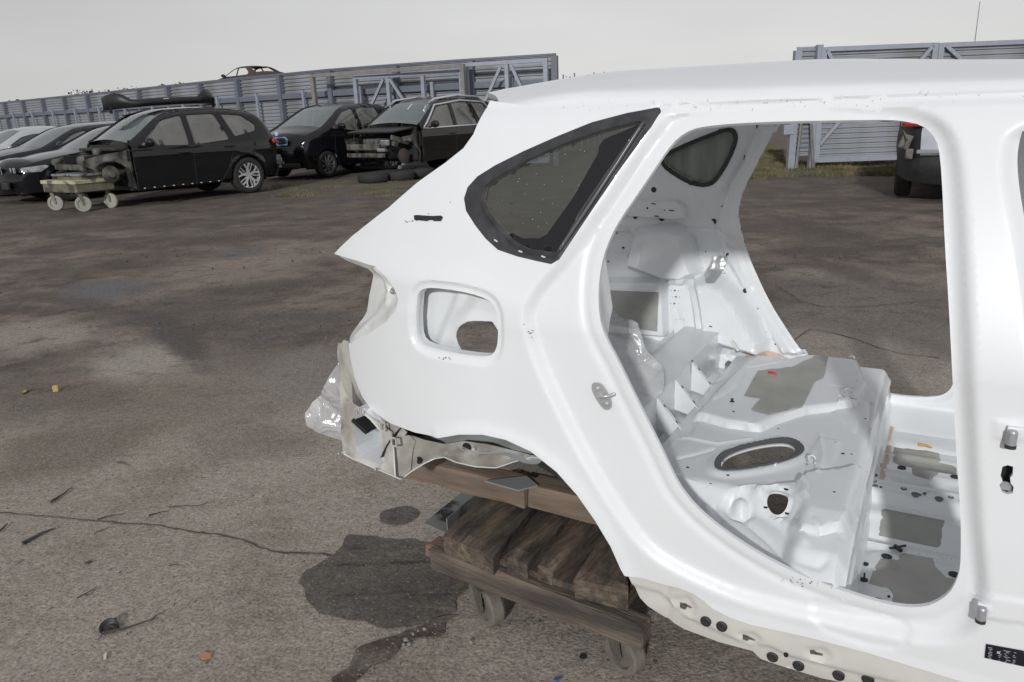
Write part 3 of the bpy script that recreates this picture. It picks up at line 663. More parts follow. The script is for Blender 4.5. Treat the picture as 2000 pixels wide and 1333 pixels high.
FWIN = chaikin(wl([(1290,312),(1300,298),(1350,275),(1410,252),(1430,248),(1441,256),(1444,275),(1428,315),(1405,352),(1390,364),(1370,366),(1345,359),(1320,345),(1297,328)]), 1)
FWING = chaikin(wl([(1298,313),(1306,303),(1352,282),(1412,259),(1427,256),(1434,262),(1436,275),(1421,312),(1398,348),(1386,357),(1371,358),(1347,351),(1322,337),(1303,323)]), 1)
twr = wl([(1232,515),(1246,460),(1258,448),(1320,442),(1342,450),(1352,480),(1368,530),(1340,545),(1300,540)])
wheelb = wl([(1362,545),(1390,538),(1420,550),(1452,580),(1480,620),(1497,660),(1490,690),(1420,670),(1378,655),(1372,600)])
brace = wl([(1312,545),(1345,542),(1362,570),(1372,610),(1378,650),(1372,690),(1330,705),(1322,640),(1314,600)])
brow = wl([(1220,392),(1325,392),(1338,402),(1340,425),(1320,428),(1215,420)])
padbox = wl([(1188,545),(1300,545),(1305,655),(1180,648)])
padw = wl([(1198,563),(1293,567),(1290,643),(1182,628),(1190,600)])
cpil = wl([(1480,250),(1535,250),(1500,335),(1472,385),(1462,412),(1465,445),(1482,495),(1517,555),(1557,620),(1595,690),(1530,690),(1490,625),(1450,560),(1418,500),(1402,450),(1405,410),(1425,365),(1455,310)])
rec1 = wl([(1185,455),(1230,452),(1240,465),(1232,495),(1180,497)])
lowbox = wl([(1385,675),(1470,690),(1460,720),(1450,760),(1385,735),(1375,700)])
FO2 = [(1.28, 1.05), (.98, 1.32), (.45, 1.37), (.34, 1.34), (.33, 1.2), (.38, .7), (.42, .42), (.5, .385), (1.25, .385), (1.34, .6)]
wbeads = [wl(l) for l in ([(1345,330),(1368,400),(1395,440)], [(1455,300),(1425,360),(1408,410),(1412,470),(1440,540),(1490,620),(1540,690)], [(1240,448),(1225,500),(1222,530)], [(1330,600),(1345,640),(1352,690)], [(1200,700),(1320,640)], [(1380,560),(1440,590),(1475,650)], [(1190,662),(1310,668)], [(1270,470),(1262,520)], [(1400,455),(1440,500),(1470,560)], [(1375,625),(1450,660)])]
def wall_fn(V):
    z = V[:, 1]; v = FW(z)
    v = v-raise_(V, [(twr, .10, .034), (wheelb, .10, .045), (brace, .06, .014), (brow, .034, .008), (padbox, .04, .016), (cpil, .026, .02), (lowbox, .05, .012), (rec1, -.014, .006)])
    v = v-.010*np.exp(-(pdist(V, FWIN)/.02)**2)+.008*ss(pdist(V, farL), .022, .008)
    v = v-.006*np.exp(-(pdist(V, wl([(1180,437),(1400,448),(1440,470)]), False)/.006)**2)+.006*np.exp(-(pdist(V, wl([(1345,450),(1372,500),(1378,530)]), False)/.006)**2)
    for i, l in enumerate(wbeads): v = v-(.006 if i % 2 == 0 else -.006)*np.exp(-(pdist(V, l, False)/.006)**2)
    v = v-.12*ss(-z, -.37, -.30)
    v = v-.008*np.exp(-((z-.345)/.006)**2)
    return np.column_stack([V[:, 0], v, z])
wo = [(-1.30, .30), (uR, .30), (uR, 1.40), (-.30, 1.425), (-.86, 1.42), (-1.02, 1.34), (-1.22, 1.14), (-1.30, 1.08)]
slotw = [wl(l) for l in ([(1336,655),(1364,654),(1367,660),(1364,668),(1337,671),(1333,664)], [(1422,703),(1428,697),(1435,700),(1434,728),(1428,732),(1421,728)])]
wall = sheet('far_side_panel', wo, wall_fn, .010, [farL, FWIN, chaikin(FO2, 1)]+slotw, INNER, shell, thick=.016, off=1, flip=True, creases=[c for L_, w_ in ((twr, .017), (wheelb, .022), (brace, .007), (padbox, .008), (brow, .004)) for c in cset(L_, (w_, -w_))])
for p in ((1350, 662), (1428, 714)):
    bm = bmesh.new(); q = wall_fn(np.array([Pw(*p)]))[0]; bx(bm, (q[0], q[1]+.03, q[2]), (.08, .002, .08)); obj('slot_back', bm, mat('slot_grey', (.16, .17, .18), .7), shell)
fs = sheet('far_window_seal', FWIN, lambda V: np.column_stack([V[:, 0], wall_fn(V)[:, 1]-.003, V[:, 1]]), .01, [FWING], RUB, shell, thick=.006)
sheet('far_quarter_window', FWING, lambda V: np.column_stack([V[:, 0], FW(V[:, 1])+.004, V[:, 1]]), .05, m=GLASSI, parent=shell, thick=.003)
sheet('damping_pad', padw, lambda V: np.column_stack([V[:, 0], wall_fn(V)[:, 1]-.0025-.0015*np.sin(V[:, 1]*260), V[:, 1]]), .008, m=PAD, parent=shell)
def wdisc(x, y, r_, m_=RUB, name='grommet', dv=-.002):
    q = wall_fn(np.array([Pw(x, y)]))[0]; bm = bmesh.new(); lathe(bm, [(r_, 0), (r_*.98, dv), (r_*.8, dv*1.2), (r_*.76, dv*.3), (.0005, dv*.3)], 20, 'y', q); return obj(name, bm, m_, shell)
for x, y, r_ in ((1277,371,.011),(1293,427,.011),(1394,433,.0115),(1425,497,.0095),(1458,566,.0095),(1241,424,.009),(1413,402,.003),(1415,534,.0022),(1483,600,.0022),(1515,672,.003),(1498,648,.002),(1270,405,.004),(1303,409,.0025),(1188,511,.0035),(1401,696,.003),(1378,492,.0022),(1203,457,.003),(1215,486,.006)):
    wdisc(x, y, r_, RUB if r_ > .004 else VOID, 'grommet' if r_ > .004 else 'small_hole')
for x, y in ((1327,562),(1329,574),(1326,587),(1337,618)):
    wdisc(x, y, .0042, MC['slot_grey'], 'small_hole'); wdisc(x-7, y, .0013, VOID, 'small_hole'); wdisc(x+7, y, .0013, VOID, 'small_hole')
for a, b, h_ in (((1278, 396), (1286, 397), .004), ((1283, 420), (1292, 421), .004), ((1312, 409), (1322, 410), .005), ((1455, 304), (1455, 312), .005), ((1479, 243), (1479, 250), .006), ((1398, 625), (1404, 626), .003)):
    P_, Q_ = wall_fn(np.array([Pw(*a), Pw(*b)])); bm = bmesh.new(); bar(bm, P_+P3(0, -.001, 0), Q_+P3(0, -.001, 0), .003, h_, up=(0, 1, 0)); obj('slot', bm, VOID, shell)
# foil patch
foil = wl([(1376,533),(1384,522),(1392,503),(1405,499),(1418,502),(1420,515),(1412,530),(1404,546),(1392,545)])
sheet('foil_patch', foil, lambda V: np.column_stack([V[:, 0], wall_fn(V)[:, 1]-.006-.006*np.array([noise.noise(Vector((a*45, b*45, 0))) for a, b in V]), V[:, 1]]), .005, m=mat('crumpled_foil', (.62, .63, .64), .32, metal=.7), parent=shell, smooth=False)
tapw = sheet('seam_tape', wl([(1462,676),(1492,682),(1520,690),(1552,706),(1545,714),(1505,706),(1490,690),(1462,690)]), lambda V: np.column_stack([V[:, 0], wall_fn(V)[:, 1]-.003, V[:, 1]]), .01, m=SEAL, parent=shell)
bm = bmesh.new(); q0 = wall_fn(np.array([Pw(1443, 652), Pw(1456, 671)])); bar(bm, q0[0]+P3(0, -.006, 0), q0[1]+P3(0, -.01, 0), .008, .014, up=(0, 1, 0)); obj('pale_clip', bm, clipm, shell)

# ---- floor with tunnel
def floor_z(V):
    u, v = V[:, 0], V[:, 1]
    z = .300+.050*ss(v, .265, .405)*(1-ss(v, .62, .70))+.035*ss(v, .405, .425)*(1-ss(v, .60, .615))
    z = z-.012*ss(-np.abs(v-.405), -.02, -.008)*0
    z = z+.006*np.exp(-((v-.47)/.012)**2)+.007*np.exp(-((v-.555)/.010)**2)+.014*ss(v, .905, .99)
    z = z+.011*np.exp(-((v-.262)/.010)**2)-.006*np.exp(-((v-.300)/.008)**2)+.006*np.exp(-((v-.365)/.010)**2)-.010*np.exp(-((v-.50)/.012)**2)*ss(u, .05, .07)+.012*np.exp(-((v-.86)/.012)**2)-.008*np.exp(-((v-.94)/.008)**2)
    return z
fp = lambda L: [Pf(x, y, floor_z) for x, y in L]
FPL = fp([(1703,1120),(1718,1097),(1752,1100),(1758,1080),(1825,1092),(1828,1110),(1848,1130),(1872,1135),(1872,1190),(1790,1200),(1738,1195),(1742,1165),(1735,1155),(1695,1143)])
FPF = fp([(1745,876),(1808,880),(1835,888),(1838,905),(1870,914),(1868,930),(1820,942),(1780,932),(1775,915),(1742,905)])
fz2 = lambda V: floor_z(V)+raise_(V, [(fp([(1690,1085),(1728,1080),(1768,1092),(1760,1115),(1720,1118),(1690,1110)]), .006, .014), (fp([(1690,1160),(1730,1152),(1742,1170),(1738,1195),(1680,1190)]), .006, .012)])
tun_sl = [fp(l) for l in ([(1695,934),(1712,936),(1716,932),(1700,929)], [(1733,932),(1880,952),(1880,960),(1733,940)])]
def floor_fn(V): return np.column_stack([V, fz2(V)-raise_(V, [(tun_sl[1], .005, .006)])])
sheet('floor_pan', [(-.02, -.160), (uR, -.160), (uR, 1.04), (-.02, 1.04)], floor_fn, .010, m=INNER, parent=shell, thick=.004)
def fpad(name, L, m_, h=.003): return sheet(name, L, lambda V: np.column_stack([V, floor_fn(V)[:, 2]+h*ss(pdist(V, L), 0, .004)+.0035]), .010, m=m_, parent=shell)
fpad('damping_pad', FPL, PADF); fpad('damping_pad', FPF, PADF)
fpad('damping_pad', fp([(1722,995),(1845,1019),(1838,1078),(1714,1052)]), PAD, .004)
for L in ([(1684,1030),(1690,1000),(1703,1004),(1700,1035),(1692,1075),(1672,1160),(1658,1160),(1672,1080)], [(1716,872),(1725,868),(1742,872),(1738,905),(1728,945),(1715,940)], [(1722,800),(1742,797),(1750,803),(1742,862),(1733,872),(1720,865)]):
    fpad('seam_tape', fp(L), SEAL, .0015)
def fdisc(x, y, r_, m_=RUB, name='rubber_plug', lift=.0):
    u, v = Pf(x, y, floor_z); z = floor_fn(np.array([(u, v)]))[0][2]+lift; bm = bmesh.new()
    lathe(bm, [(r_, -.004), (r_, .002), (r_*.85, .003), (r_*.72, .001), (r_*.25, .001), (r_*.2, .002), (.0004, .002)], 22, 'z', (u, v, z+.0045)); return obj(name, bm, m_, shell)
for x, y, r_ in ((1731,1095,.0125),(1714,1183,.013),(1863,1126,.0125),(1761,917,.0115),(1865,935,.0115),(1691,1108,.006)): fdisc(x, y, r_)
for x, y, r_ in ((1708,931,.009),(1706,942,.009),(1709,952,.008),(1786,982,.0105),(1832,991,.0105),(1765,958,.008),(1720,955,.0035),(1796,970,.005),(1807,968,.007),(1857,975,.007),(1735,1173,.003)):
    fdisc(x, y, r_, MC['slot_grey'] if r_ > .004 else VOID, 'floor_hole', -.001)
for x, y in ((1815, 948), (1811, 972)):
    u, v = Pf(x, y, floor_z); z = float(floor_z(np.array([(u, v)]))[0]); bm = bmesh.new(); tube(bm, [(u, v, z), (u, v, z+.022)], .003, 8); obj('stud', bm, INNER, shell, True)
for k, x in enumerate((1738, 1785, 1833)):
    u, v = Pf(x, 992+(x-1738)*.2, floor_z); z = float(floor_z(np.array([(u, v)]))[0]); bm = bmesh.new(); bx(bm, (u, v, z+.002), (.016, .014, .008), bev=.003); obj('tunnel_tab', bm, INNER, shell)
# plug that fell on its stem, rubber bits
bm = bmesh.new(); u, v = Pf(1752, 1080, floor_z); z = .315; tube(bm, [(u-.018, v-.006, z), (u+.018, v+.012, z+.008)], .003, 8); tube(bm, [(u-.006, v+.012, z), (u+.008, v-.012, z+.004)], .0055, 8); obj('loose_clip', bm, RUB, shell)
bm = bmesh.new(); u, v = Pf(1687, 1136, floor_z); lathe(bm, [(.0095, 0), (.0095, .003), (.002, .005), (.002, .020), (.0005, .022)], 14, 'z', (u, v, .303)); obj('loose_clip', bm, RUB, shell)
bm = bmesh.new(); u, v = Pf(1808, 878, floor_z); tube(bm, [(u-.02, v+.004, .318), (u, v, .32), (u+.016, v-.008, .318)], .006, 7, .003)
tag(obj('tape_scrap', bm, mat('orange_tape', (.62, .36, .10), .7), None), 'small crumpled orange scrap lying on the far side of the shell floor', 'scrap').parent = None
sc_ = bpy.data.objects['tape_scrap']; sc_.location = OS; sc_.rotation_euler = (0, 0, rad(-YAW))

# ---- rear seat pan
def seat_base(V):
    u, v = V[:, 0], V[:, 1]
    z = .500-.045*(1-ss(v, .0, .06))*ss(-u, .10, .14)
    z = z-.24*np.clip(-.0-v, 0, .3)-.5*np.clip(-.115-v, 0, .3)
    z = z-.035*ss(u, -.035, .0)**2
    z = z-.05*ss(v, 1.13, 1.23)-.012*ss(-u, .46, .52)
    return z
sp2 = lambda L: [Pf(x, y, seat_base) for x, y in L]
farraise = sp2([(1357,824),(1422,838),(1483,846),(1512,831),(1570,812),(1630,805),(1665,800),(1690,760),(1660,715),(1450,728)])
ovalc = sp2([(1392,918),(1402,897),(1430,884),(1480,872),(1525,864),(1555,868),(1572,882),(1568,896),(1540,910),(1490,922),(1440,930),(1402,930)])
ovalp = chaikin(ovalc, 2)
ovalh = chaikin(sp2([(1406,915),(1418,899),(1450,886),(1500,875),(1535,872),(1552,880),(1553,890),(1535,905),(1490,917),(1440,926),(1412,925)]), 2)
rh = chaikin([(lambda p: (p[0]+.030*math.cos(a)*.82, p[1]+.030*math.sin(a)*.82))(Pf(1519, 980, seat_base)) for a in np.linspace(0, 2*math.pi, 14)[:-1]], 1)
cur1 = sp2([(1470,972),(1500,1010),(1530,1032),(1565,1042),(1572,1062)]); cur2 = sp2([(1425,985),(1440,1010),(1500,1060),(1560,1095),(1600,1108),(1612,1095)])
chamf = sp2([(1558,955),(1573,935),(1650,925),(1700,930),(1690,985),(1640,1035),(1600,1046),(1575,1000)])
tri = sp2([(1476,958),(1570,948),(1578,1000),(1602,1046),(1566,1040),(1530,1030),(1498,1008)])
plats = [sp2(l) for l in ([(1625,812),(1655,780),(1690,790),(1668,850)], [(1375,762),(1465,722),(1440,770),(1390,800)], [(1575,900),(1600,860),(1640,865),(1620,925)])]
padS = sp2([(1452,790),(1480,740),(1545,733),(1617,722),(1608,752),(1590,762),(1566,812),(1500,828),(1466,818),(1486,795)])
rhc = Pf(1519, 980, seat_base)
beads = [sp2(l) for l in ([(1655,1010),(1672,940),(1690,860),(1700,790)], [(1330,860),(1400,870),(1470,860)], [(1320,900),(1370,888),(1395,880)], [(1600,850),(1606,900),(1596,935)], [(1420,745),(1520,722),(1600,712)], [(1300,925),(1340,940),(1420,965),(1500,950)], [(1350,975),(1365,1000)], [(1372,985),(1386,1012)], [(1395,995),(1410,1022)], [(1640,1060),(1632,1100),(1626,1140)], [(1625,770),(1660,775)])]
def seat_fn(V):
    hk = ss(np.hypot(V[:, 0]-rhc[0], V[:, 1]-rhc[1]), .036, .046)
    z = seat_base(V)+raise_(V, [(farraise, .024, .018), (chamf, .016, .012)]+[(p, .006, .007) for p in plats])+raise_(V, [(tri, .012, .009)])*hk
    for i, l in enumerate(beads): z = z+(.0045 if i % 2 else -.005)*np.exp(-(pdist(V, l, False)/.0055)**2)*hk
    z = z+.010*np.exp(-((pdist(V, ovalp))/.016)**2)
    z = z+.007*np.exp(-(pdist(V, cur1, False)/.006)**2)-.007*np.exp(-(pdist(V, cur2, False)/.008)**2)
    z = z+.0035*np.sin(V[:, 0]*2*math.pi/.034)*ss(-V[:, 1], -.03, .0)*ss(-V[:, 0], .30, .34)
    k = Pf(1445, 995, seat_base); d = np.hypot(V[:, 0]-k[0], V[:, 1]-k[1]); z = z+.012*ss(-d, -.016, -.008)-.012*np.exp(-((d-.028)/.009)**2)
    z = z+.004*np.exp(-((V[:, 1]-.60)/.006)**2)*0
    return np.column_stack([V, z])
sheet('rear_seat_pan', [(-.53, .03), (-.46, -.03), (-.36, -.115), (-.28, -.155), (-.2, -.158), (-.1, -.166), (.0, -.166), (.0, 1.22), (-.53, 1.22)], seat_fn, .0075, [ovalh, rh], INNER, shell, thick=.004, creases=[c for L_ in (farraise, chamf, tri) for c in cset(L_, (.006, -.006))]+cset(ovalp, (0,))+[(L_, False) for L_ in beads])
heel = lambda V: np.column_stack([.0+.02*ss(V[:, 1], 0, 1)+.005*np.exp(-((V[:, 1]-.35)/.07)**2)-.005*np.exp(-((V[:, 1]-.75)/.06)**2), V[:, 0], seat_fn(np.column_stack([np.full(len(V), -.0005), V[:, 0]]))[:, 2]*(1-V[:, 1])+.300*V[:, 1]])
sheet('heel_board', [(-.145, 0), (1.22, 0), (1.22, 1), (-.145, 1)], heel, .02, m=INNER, parent=shell, flip=True)
sheet('tank_cover_seal', ovalp, lambda V: np.column_stack([V, seat_fn(V)[:, 2]+.004*ss(pdist(V, ovalp), 0, .003)+.0055]), .004, [ovalh], mat('dark_grey_seal', (.10, .102, .108), .6), shell)
bm = bmesh.new(); P_ = seat_fn(np.array(resamp(ovalh, .01))); tube(bm, [tuple(p+P3(0, 0, .004)) for p in P_]+[tuple(P_[0]+P3(0, 0, .004))], .0028, 6); obj('seal_rim', bm, WHITE, shell, True)
for x, y in ((1430,884),(1517,862),(1485,920),(1514,917),(1561,886),(1403,922)):
    u, v = Pf(x, y, seat_base); z = seat_fn(np.array([(u, v)]))[0][2]; bm = bmesh.new(); bx(bm, (u, v, z+.004), (.005, .012, .006)); obj('seal_clip', bm, WHITE, shell)
sheet('damping_pad', padS, lambda V: np.column_stack([V, seat_fn(V)[:, 2]+.0065+.0012*np.sin(V[:, 0]*110+V[:, 1]*25)]), .009, m=PADF, parent=shell)
def sdisc(x, y, r_, m_=VOID, name='small_hole', st=1.):
    u, v = Pf(x, y, seat_base); z = seat_fn(np.array([(u, v)]))[0][2]; bm = bmesh.new(); lathe(bm, [(r_, -.002), (r_, .0012), (.0003, .0012)], 16, 'z', (u, v, z+.003)); return obj(name, bm, m_, shell)
for x, y, r_ in ((1343,916,.0045),(1421,934,.005),(1318,926,.003),(1388,947,.0035),(1432,821,.0042),(1374,809,.0042),(1646,889,.005),(1692,750,.004),(1628,976,.0035),(1495,994,.006),(1538,1004,.0065),(1536,962,.0065),(1663,890,.003),(1690,820,.003),(1672,760,.002),(1520,840,.003),(1631,870,.002),(1560,740,.002)): sdisc(x, y, r_)
bm = bmesh.new(); u, v = Pf(1429, 801, seat_base); z = seat_fn(np.array([(u, v)]))[0][2]; lathe(bm, [(.009, 0), (.008, .003), (.004, .006), (.004, .013), (.0005, .014)], 12, 'z', (u, v, z+.001)); obj('loose_plug', bm, RUB, shell)
u, v = Pf(1507, 747, seat_base); z = seat_fn(np.array([(u, v)]))[0][2]; bm = bmesh.new(); bmesh.ops.create_uvsphere(bm, u_segments=14, v_segments=8, radius=1, matrix=Matrix.Translation((u, v, z+.008)) @ Matrix.Rotation(-.3, 4, 'Z') @ Matrix.Diagonal((.017, .009, .007, 1)))
rc = obj('red_cap', bm, mat('red_plastic', (.62, .05, .05), .4), None, True); rc.location = OS; rc.rotation_euler = (0, 0, rad(-YAW)); tag(rc, 'small red plastic cap lying on the grey pad of the rear seat pan', 'cap')
# wire catches for the seat cushion
for x, y in ((1653, 796), (1584, 913), (1663, 712)):
    u, v = Pf(x, y, seat_base); z = seat_fn(np.array([(u, v)]))[0][2]+.003; bm = bmesh.new()
    pts = [(u-.026, v+.006, z), (u-.010, v, z+.001), (u-.008, v, z+.010), (u-.011, v, z+.020), (u-.006, v, z+.028), (u, v, z+.031), (u+.006, v, z+.028), (u+.011, v, z+.020), (u+.008, v, z+.010), (u+.010, v, z+.001), (u+.028, v-.006, z)]
    tube(bm, pts, .0022, 7); obj('seat_catch', bm, INNER, shell, True)
sheet('seam_tape', [(-.012, -.13), (-.002, -.13), (-.002, -.04), (-.010, -.04)], lambda V: np.column_stack([V[:, 0]+.003, V[:, 1], seat_fn(np.column_stack([np.minimum(V[:, 0], 0), V[:, 1]]))[:, 2]+.001]), .01, m=SEAL, parent=shell)
# grime scattered in the corners
bm = bmesh.new()
for k in range(230):
    x, y = rnd.choice([(rnd.gauss(1590, 26), rnd.gauss(1132, 8)), (rnd.gauss(1540, 30), rnd.gauss(1105, 12)), (rnd.gauss(1395, 25), rnd.gauss(945, 6)), (rnd.gauss(1440, 30), rnd.gauss(846, 6)), (rnd.gauss(1420, 30), rnd.gauss(790, 8)), (rnd.gauss(1460, 8), rnd.gauss(802, 4)), (rnd.uniform(1330, 1640), rnd.uniform(860, 1100))])
    u, v = Pf(x, y, seat_base, 8)
    if u > -.004: continue
    z = seat_fn(np.array([(u, v)]))[0][2]; s_ = rnd.uniform(.0006, .0022); bx(bm, (u, v, z+.001), (s_, s_*1.4, s_*.7), Matrix.Rotation(rnd.uniform(0, 3), 3, 'Z'))
for k in range(150):
    x, y = rnd.uniform(1690, 1870), rnd.choice([rnd.gauss(1085, 6), rnd.uniform(1080, 1190), rnd.gauss(1170, 10)])
    u, v = Pf(x, y, floor_z, 8); z = floor_fn(np.array([(u, v)]))[0][2]; s_ = rnd.uniform(.0006, .002); bx(bm, (u, v, z+.003), (s_, s_*1.4, s_*.7))
tag(obj('dirt_crumbs', bm, VOID, shell), kind='stuff')

bo = resamp([skin_fn(np.array([p]))[0] for p in openL if p[1] < .80 and p[0] < .12], .02, False)
bo = [p for i, p in enumerate(bo)]
sto = [Pn(x, y) for x, y in OPEN[10:32]]
o_ = strip('sill_return', onskin(resamp(chaikin(sto, 1, False), .02, False), .010), (0, .045, -.13), INNER)
# ---- cross beam with gusset plates behind the seat
bm = bmesh.new()
def prism(bm, poly, ext):     # poly 3-D points, extruded by ext
    a = [bm.verts.new(tuple(p)) for p in poly]; b = [bm.verts.new(tuple(np.array(p)+np.array(ext))) for p in poly]; n = len(a)
    bm.faces.new(a); bm.faces.new(b[::-1])
    for i in range(n): bm.faces.new((a[i], b[i], b[(i+1) % n], a[(i+1) % n]))
BZ = .575
sheet('cross_beam_face', [(.0, .44), (1.2, .44), (1.2, BZ), (.0, BZ)], lambda V: np.column_stack([-.595-.006*ss(V[:, 1], .5, BZ)-.004*np.exp(-((V[:, 0] % .185-.02)/.004)**2), V[:, 0], V[:, 1]]), .02, m=INNER, parent=shell)
sheet('cross_beam_top', [(-.80, .0), (-.60, .0), (-.60, 1.2), (-.80, 1.2)], lambda V: np.column_stack([V, BZ+.001-.03*ss(-V[:, 0], .74, .78)]), .02, m=INNER, parent=shell, thick=.003)
sheet('rear_step_floor', [(-.60, .0), (-.52, .0), (-.52, 1.2), (-.60, 1.2)], lambda V: np.column_stack([V, .442+.006*np.sin(V[:, 1]*26)]), .016, m=INNER, parent=shell)
sheet('boot_floor', [(-1.36, -.03), (-.79, -.03), (-.79, 1.22), (-1.36, 1.22)], lambda V: np.column_stack([V, .50+.006*np.sin(V[:, 0]*40)]), .03, m=INNER, parent=shell)
for v in (.755, .565, .385, .20, .02):
    bm = bmesh.new(); prism(bm, [(-.597, v, BZ-.004), (-.590, v, BZ), (-.512, v, .485), (-.506, v, .452), (-.530, v, .446), (-.540, v, .458), (-.597, v, .472)], (0, .003, 0)); g_ = obj('gusset_plate', bm, INNER, shell)
    bm = bmesh.new(); prism(bm, [(-.590, v, BZ), (-.512, v, .485), (-.512, v-.016, .486), (-.590, v-.016, BZ+.001)], (.001, 0, .002)); obj('gusset_edge', bm, INNER, g_)
    for t in (.25, .75):
        bm = bmesh.new(); bx(bm, (-.590+.078*t+.001, v-.008, BZ+.002-.09*t+.001), (.010, .004, .002), Matrix.Rotation(rad(49), 3, 'Y')); obj('slot', bm, VOID, g_)
for x, y, s_ in ((1349,705,1),(1326,722,1),(1327,700,.5),(1326,713,.5),(1316,730,.8),(1253,790,1),(1237,779,.9),(1248,802,.6)):
    q = Pz(x, y, BZ+.002); bm = bmesh.new(); lathe(bm, [(.008*s_, -.001), (.008*s_, .0012), (.0004, .0012)], 12, 'z', q); obj('beam_hole', bm, VOID, shell)

# ---- roof bow and rear header seen from below
for u0 in (-.30, .45):
    bm = bmesh.new(); pr = []
    for t in np.linspace(0, 1, 17):
        p = roof_fn(np.array([[0, t]]))[0]; cc = 1-(2*t-1)**2; pr.append((u0, .02+1.28*t, 1.395+.085*cc**.8))
    for a, b in zip(pr[:-1], pr[1:]): bar(bm, a, b, .07, .012)
    obj('roof_bow', bm, INNER, shell)

# ================================================================== plastic sheeting
def film_mat(name, dens):
    m = bpy.data.materials.new(name); m.use_nodes = True; n = m.node_tree; L = n.links; b = n.nodes['Principled BSDF']; out = n.nodes['Material Output']
    b.inputs['Base Color'].default_value = (.72, .73, .74, 1); b.inputs['Roughness'].default_value = .18; b.inputs['Specular IOR Level'].default_value = .9
    t = n.nodes.new('ShaderNodeTexCoord'); x = n.nodes.new('ShaderNodeTexNoise'); x.inputs['Scale'].default_value = 11; x.inputs['Detail'].default_value = 2.5; x.inputs['Distortion'].default_value = 1.6; L.new(t.outputs['Object'], x.inputs[0])
    bp = n.nodes.new('ShaderNodeBump'); bp.inputs['Strength'].default_value = .8; bp.inputs['Distance'].default_value = .02; L.new(x.outputs[0], bp.inputs['Height']); L.new(bp.outputs[0], b.inputs['Normal'])
    tr = n.nodes.new('ShaderNodeBsdfTransparent'); tl = n.nodes.new('ShaderNodeBsdfTranslucent'); tl.inputs[0].default_value = (.7, .7, .72, 1)
    m1 = n.nodes.new('ShaderNodeMixShader'); m1.inputs[0].default_value = .3; L.new(b.outputs[0], m1.inputs[1]); L.new(tl.outputs[0], m1.inputs[2])
    ms = n.nodes.new('ShaderNodeMixShader'); r = n.nodes.new('ShaderNodeMapRange'); r.inputs[1].default_value = .3; r.inputs[2].default_value = .7; r.inputs[3].default_value = dens[0]; r.inputs[4].default_value = dens[1]
    L.new(x.outputs[0], r.inputs[0]); L.new(r.outputs[0], ms.inputs[0]); L.new(tr.outputs[0], ms.inputs[1]); L.new(m1.outputs[0], ms.inputs[2]); L.new(ms.outputs[0], out.inputs[0])
    return m
FILM = film_mat('plastic_film', (.45, .85)); FILM2 = film_mat('thick_plastic_film', (.5, .88))
def ridged(p, s): return 1-abs(noise.noise(Vector(p)*s))*2
def shellspace(o): o.location = OS; o.rotation_euler = (0, 0, rad(-YAW)); return o
b1 = [tuple(Pv(x, y, .10)[[0, 2]]) for x, y in [(664,668),(655,700),(645,745),(628,765),(612,785),(606,802),(612,825),(632,845),(655,860),(672,873),(760,880),(790,820),(760,690)]]
def bag1(V):
    n_ = np.array([ridged((a*.8, b, .3), 6)*.036+ridged((a, b*.7, 4), 15)*.010+ridged((a, b, 2), 36)*.0015 for a, b in V]); return np.column_stack([V[:, 0], .10+n_+.1*(V[:, 0]+1.4), V[:, 1]])
tag(shellspace(sheet('plastic_sheet', b1, bag1, .009, m=FILM2)), 'crumpled clear plastic sheet hanging out of the back of the white body shell', 'plastic sheet')
b2c = lambda x, y: tuple(Pv(x, y, .42)[[0, 2]])
b2 = [b2c(*p) for p in [(1120,560),(1163,568),(1185,595),(1212,622),(1236,630),(1248,655),(1262,690),(1278,705),(1300,722),(1306,742),(1300,762),(1282,772),(1250,770),(1232,762),(1180,760),(1120,720)]]
def bag2(V):
    n_ = np.array([ridged((a, b*.8, 1.3), 6)*.05+ridged((a*.7, b, 4), 14)*.018+ridged((a, b, 2), 36)*.002 for a, b in V]); return np.column_stack([V[:, 0], .42-.05+n_+.25*(V[:, 1]-.62), V[:, 1]])
tag(shellspace(sheet('plastic_bag', chaikin(b2, 1), bag2, .010, m=FILM)), 'crumpled clear plastic bag heaped in the boot of the white shell', 'plastic bag')

# ================================================================== wooden dolly under the shell
dolly = thing('wooden_dolly', 'low dolly of weathered grey planks on castors carrying the body shell', 'dolly', OS, rad(-YAW))
def plank(name, u0, u1, v0, v1, z0, z1, m_, rot=0., par=dolly, seed=0, bev=.006, skew=0.):
    bm = bmesh.new(); bx(bm, (0, 0, 0), (u1-u0, v1-v0, z1-z0), None, 0)
    bmesh.ops.subdivide_edges(bm, edges=bm.edges[:], cuts=5, use_grid_fill=True)
    c_ = Vector(((u0+u1)/2, (v0+v1)/2, (z0+z1)/2)); hx, hy, hz = (u1-u0)/2, (v1-v0)/2, (z1-z0)/2
    for v in bm.verts:
        p = v.co.copy(); n_ = noise.noise_vector(Vector((p.x*9+seed*3.1, p.y*9+seed, p.z*14)))
        # round the arrises unevenly
        ex = sum([abs(abs(p.x)-hx) < 1e-4, abs(abs(p.y)-hy) < 1e-4, abs(abs(p.z)-hz) < 1e-4])
        if ex >= 2: p *= 1-0; p -= Vector((math.copysign(bev, p.x) if abs(abs(p.x)-hx) < 1e-4 else 0, math.copysign(bev, p.y) if abs(abs(p.y)-hy) < 1e-4 else 0, math.copysign(bev, p.z) if abs(abs(p.z)-hz) < 1e-4 else 0))*(.6+.8*abs(n_.x))
        v.co = p+n_*.006
    o = obj(name, bm, m_, par, False); o.location = c_; o.rotation_euler = (0, 0, rot); return o
plank('front_beam', -1.12, -.43, -.150, -.085, .125, .200, WOOD, rad(-6), seed=1)
plank('rear_beam', -1.10, -.44, .34, .41, .125, .200, WOOD, rad(-3), seed=2)
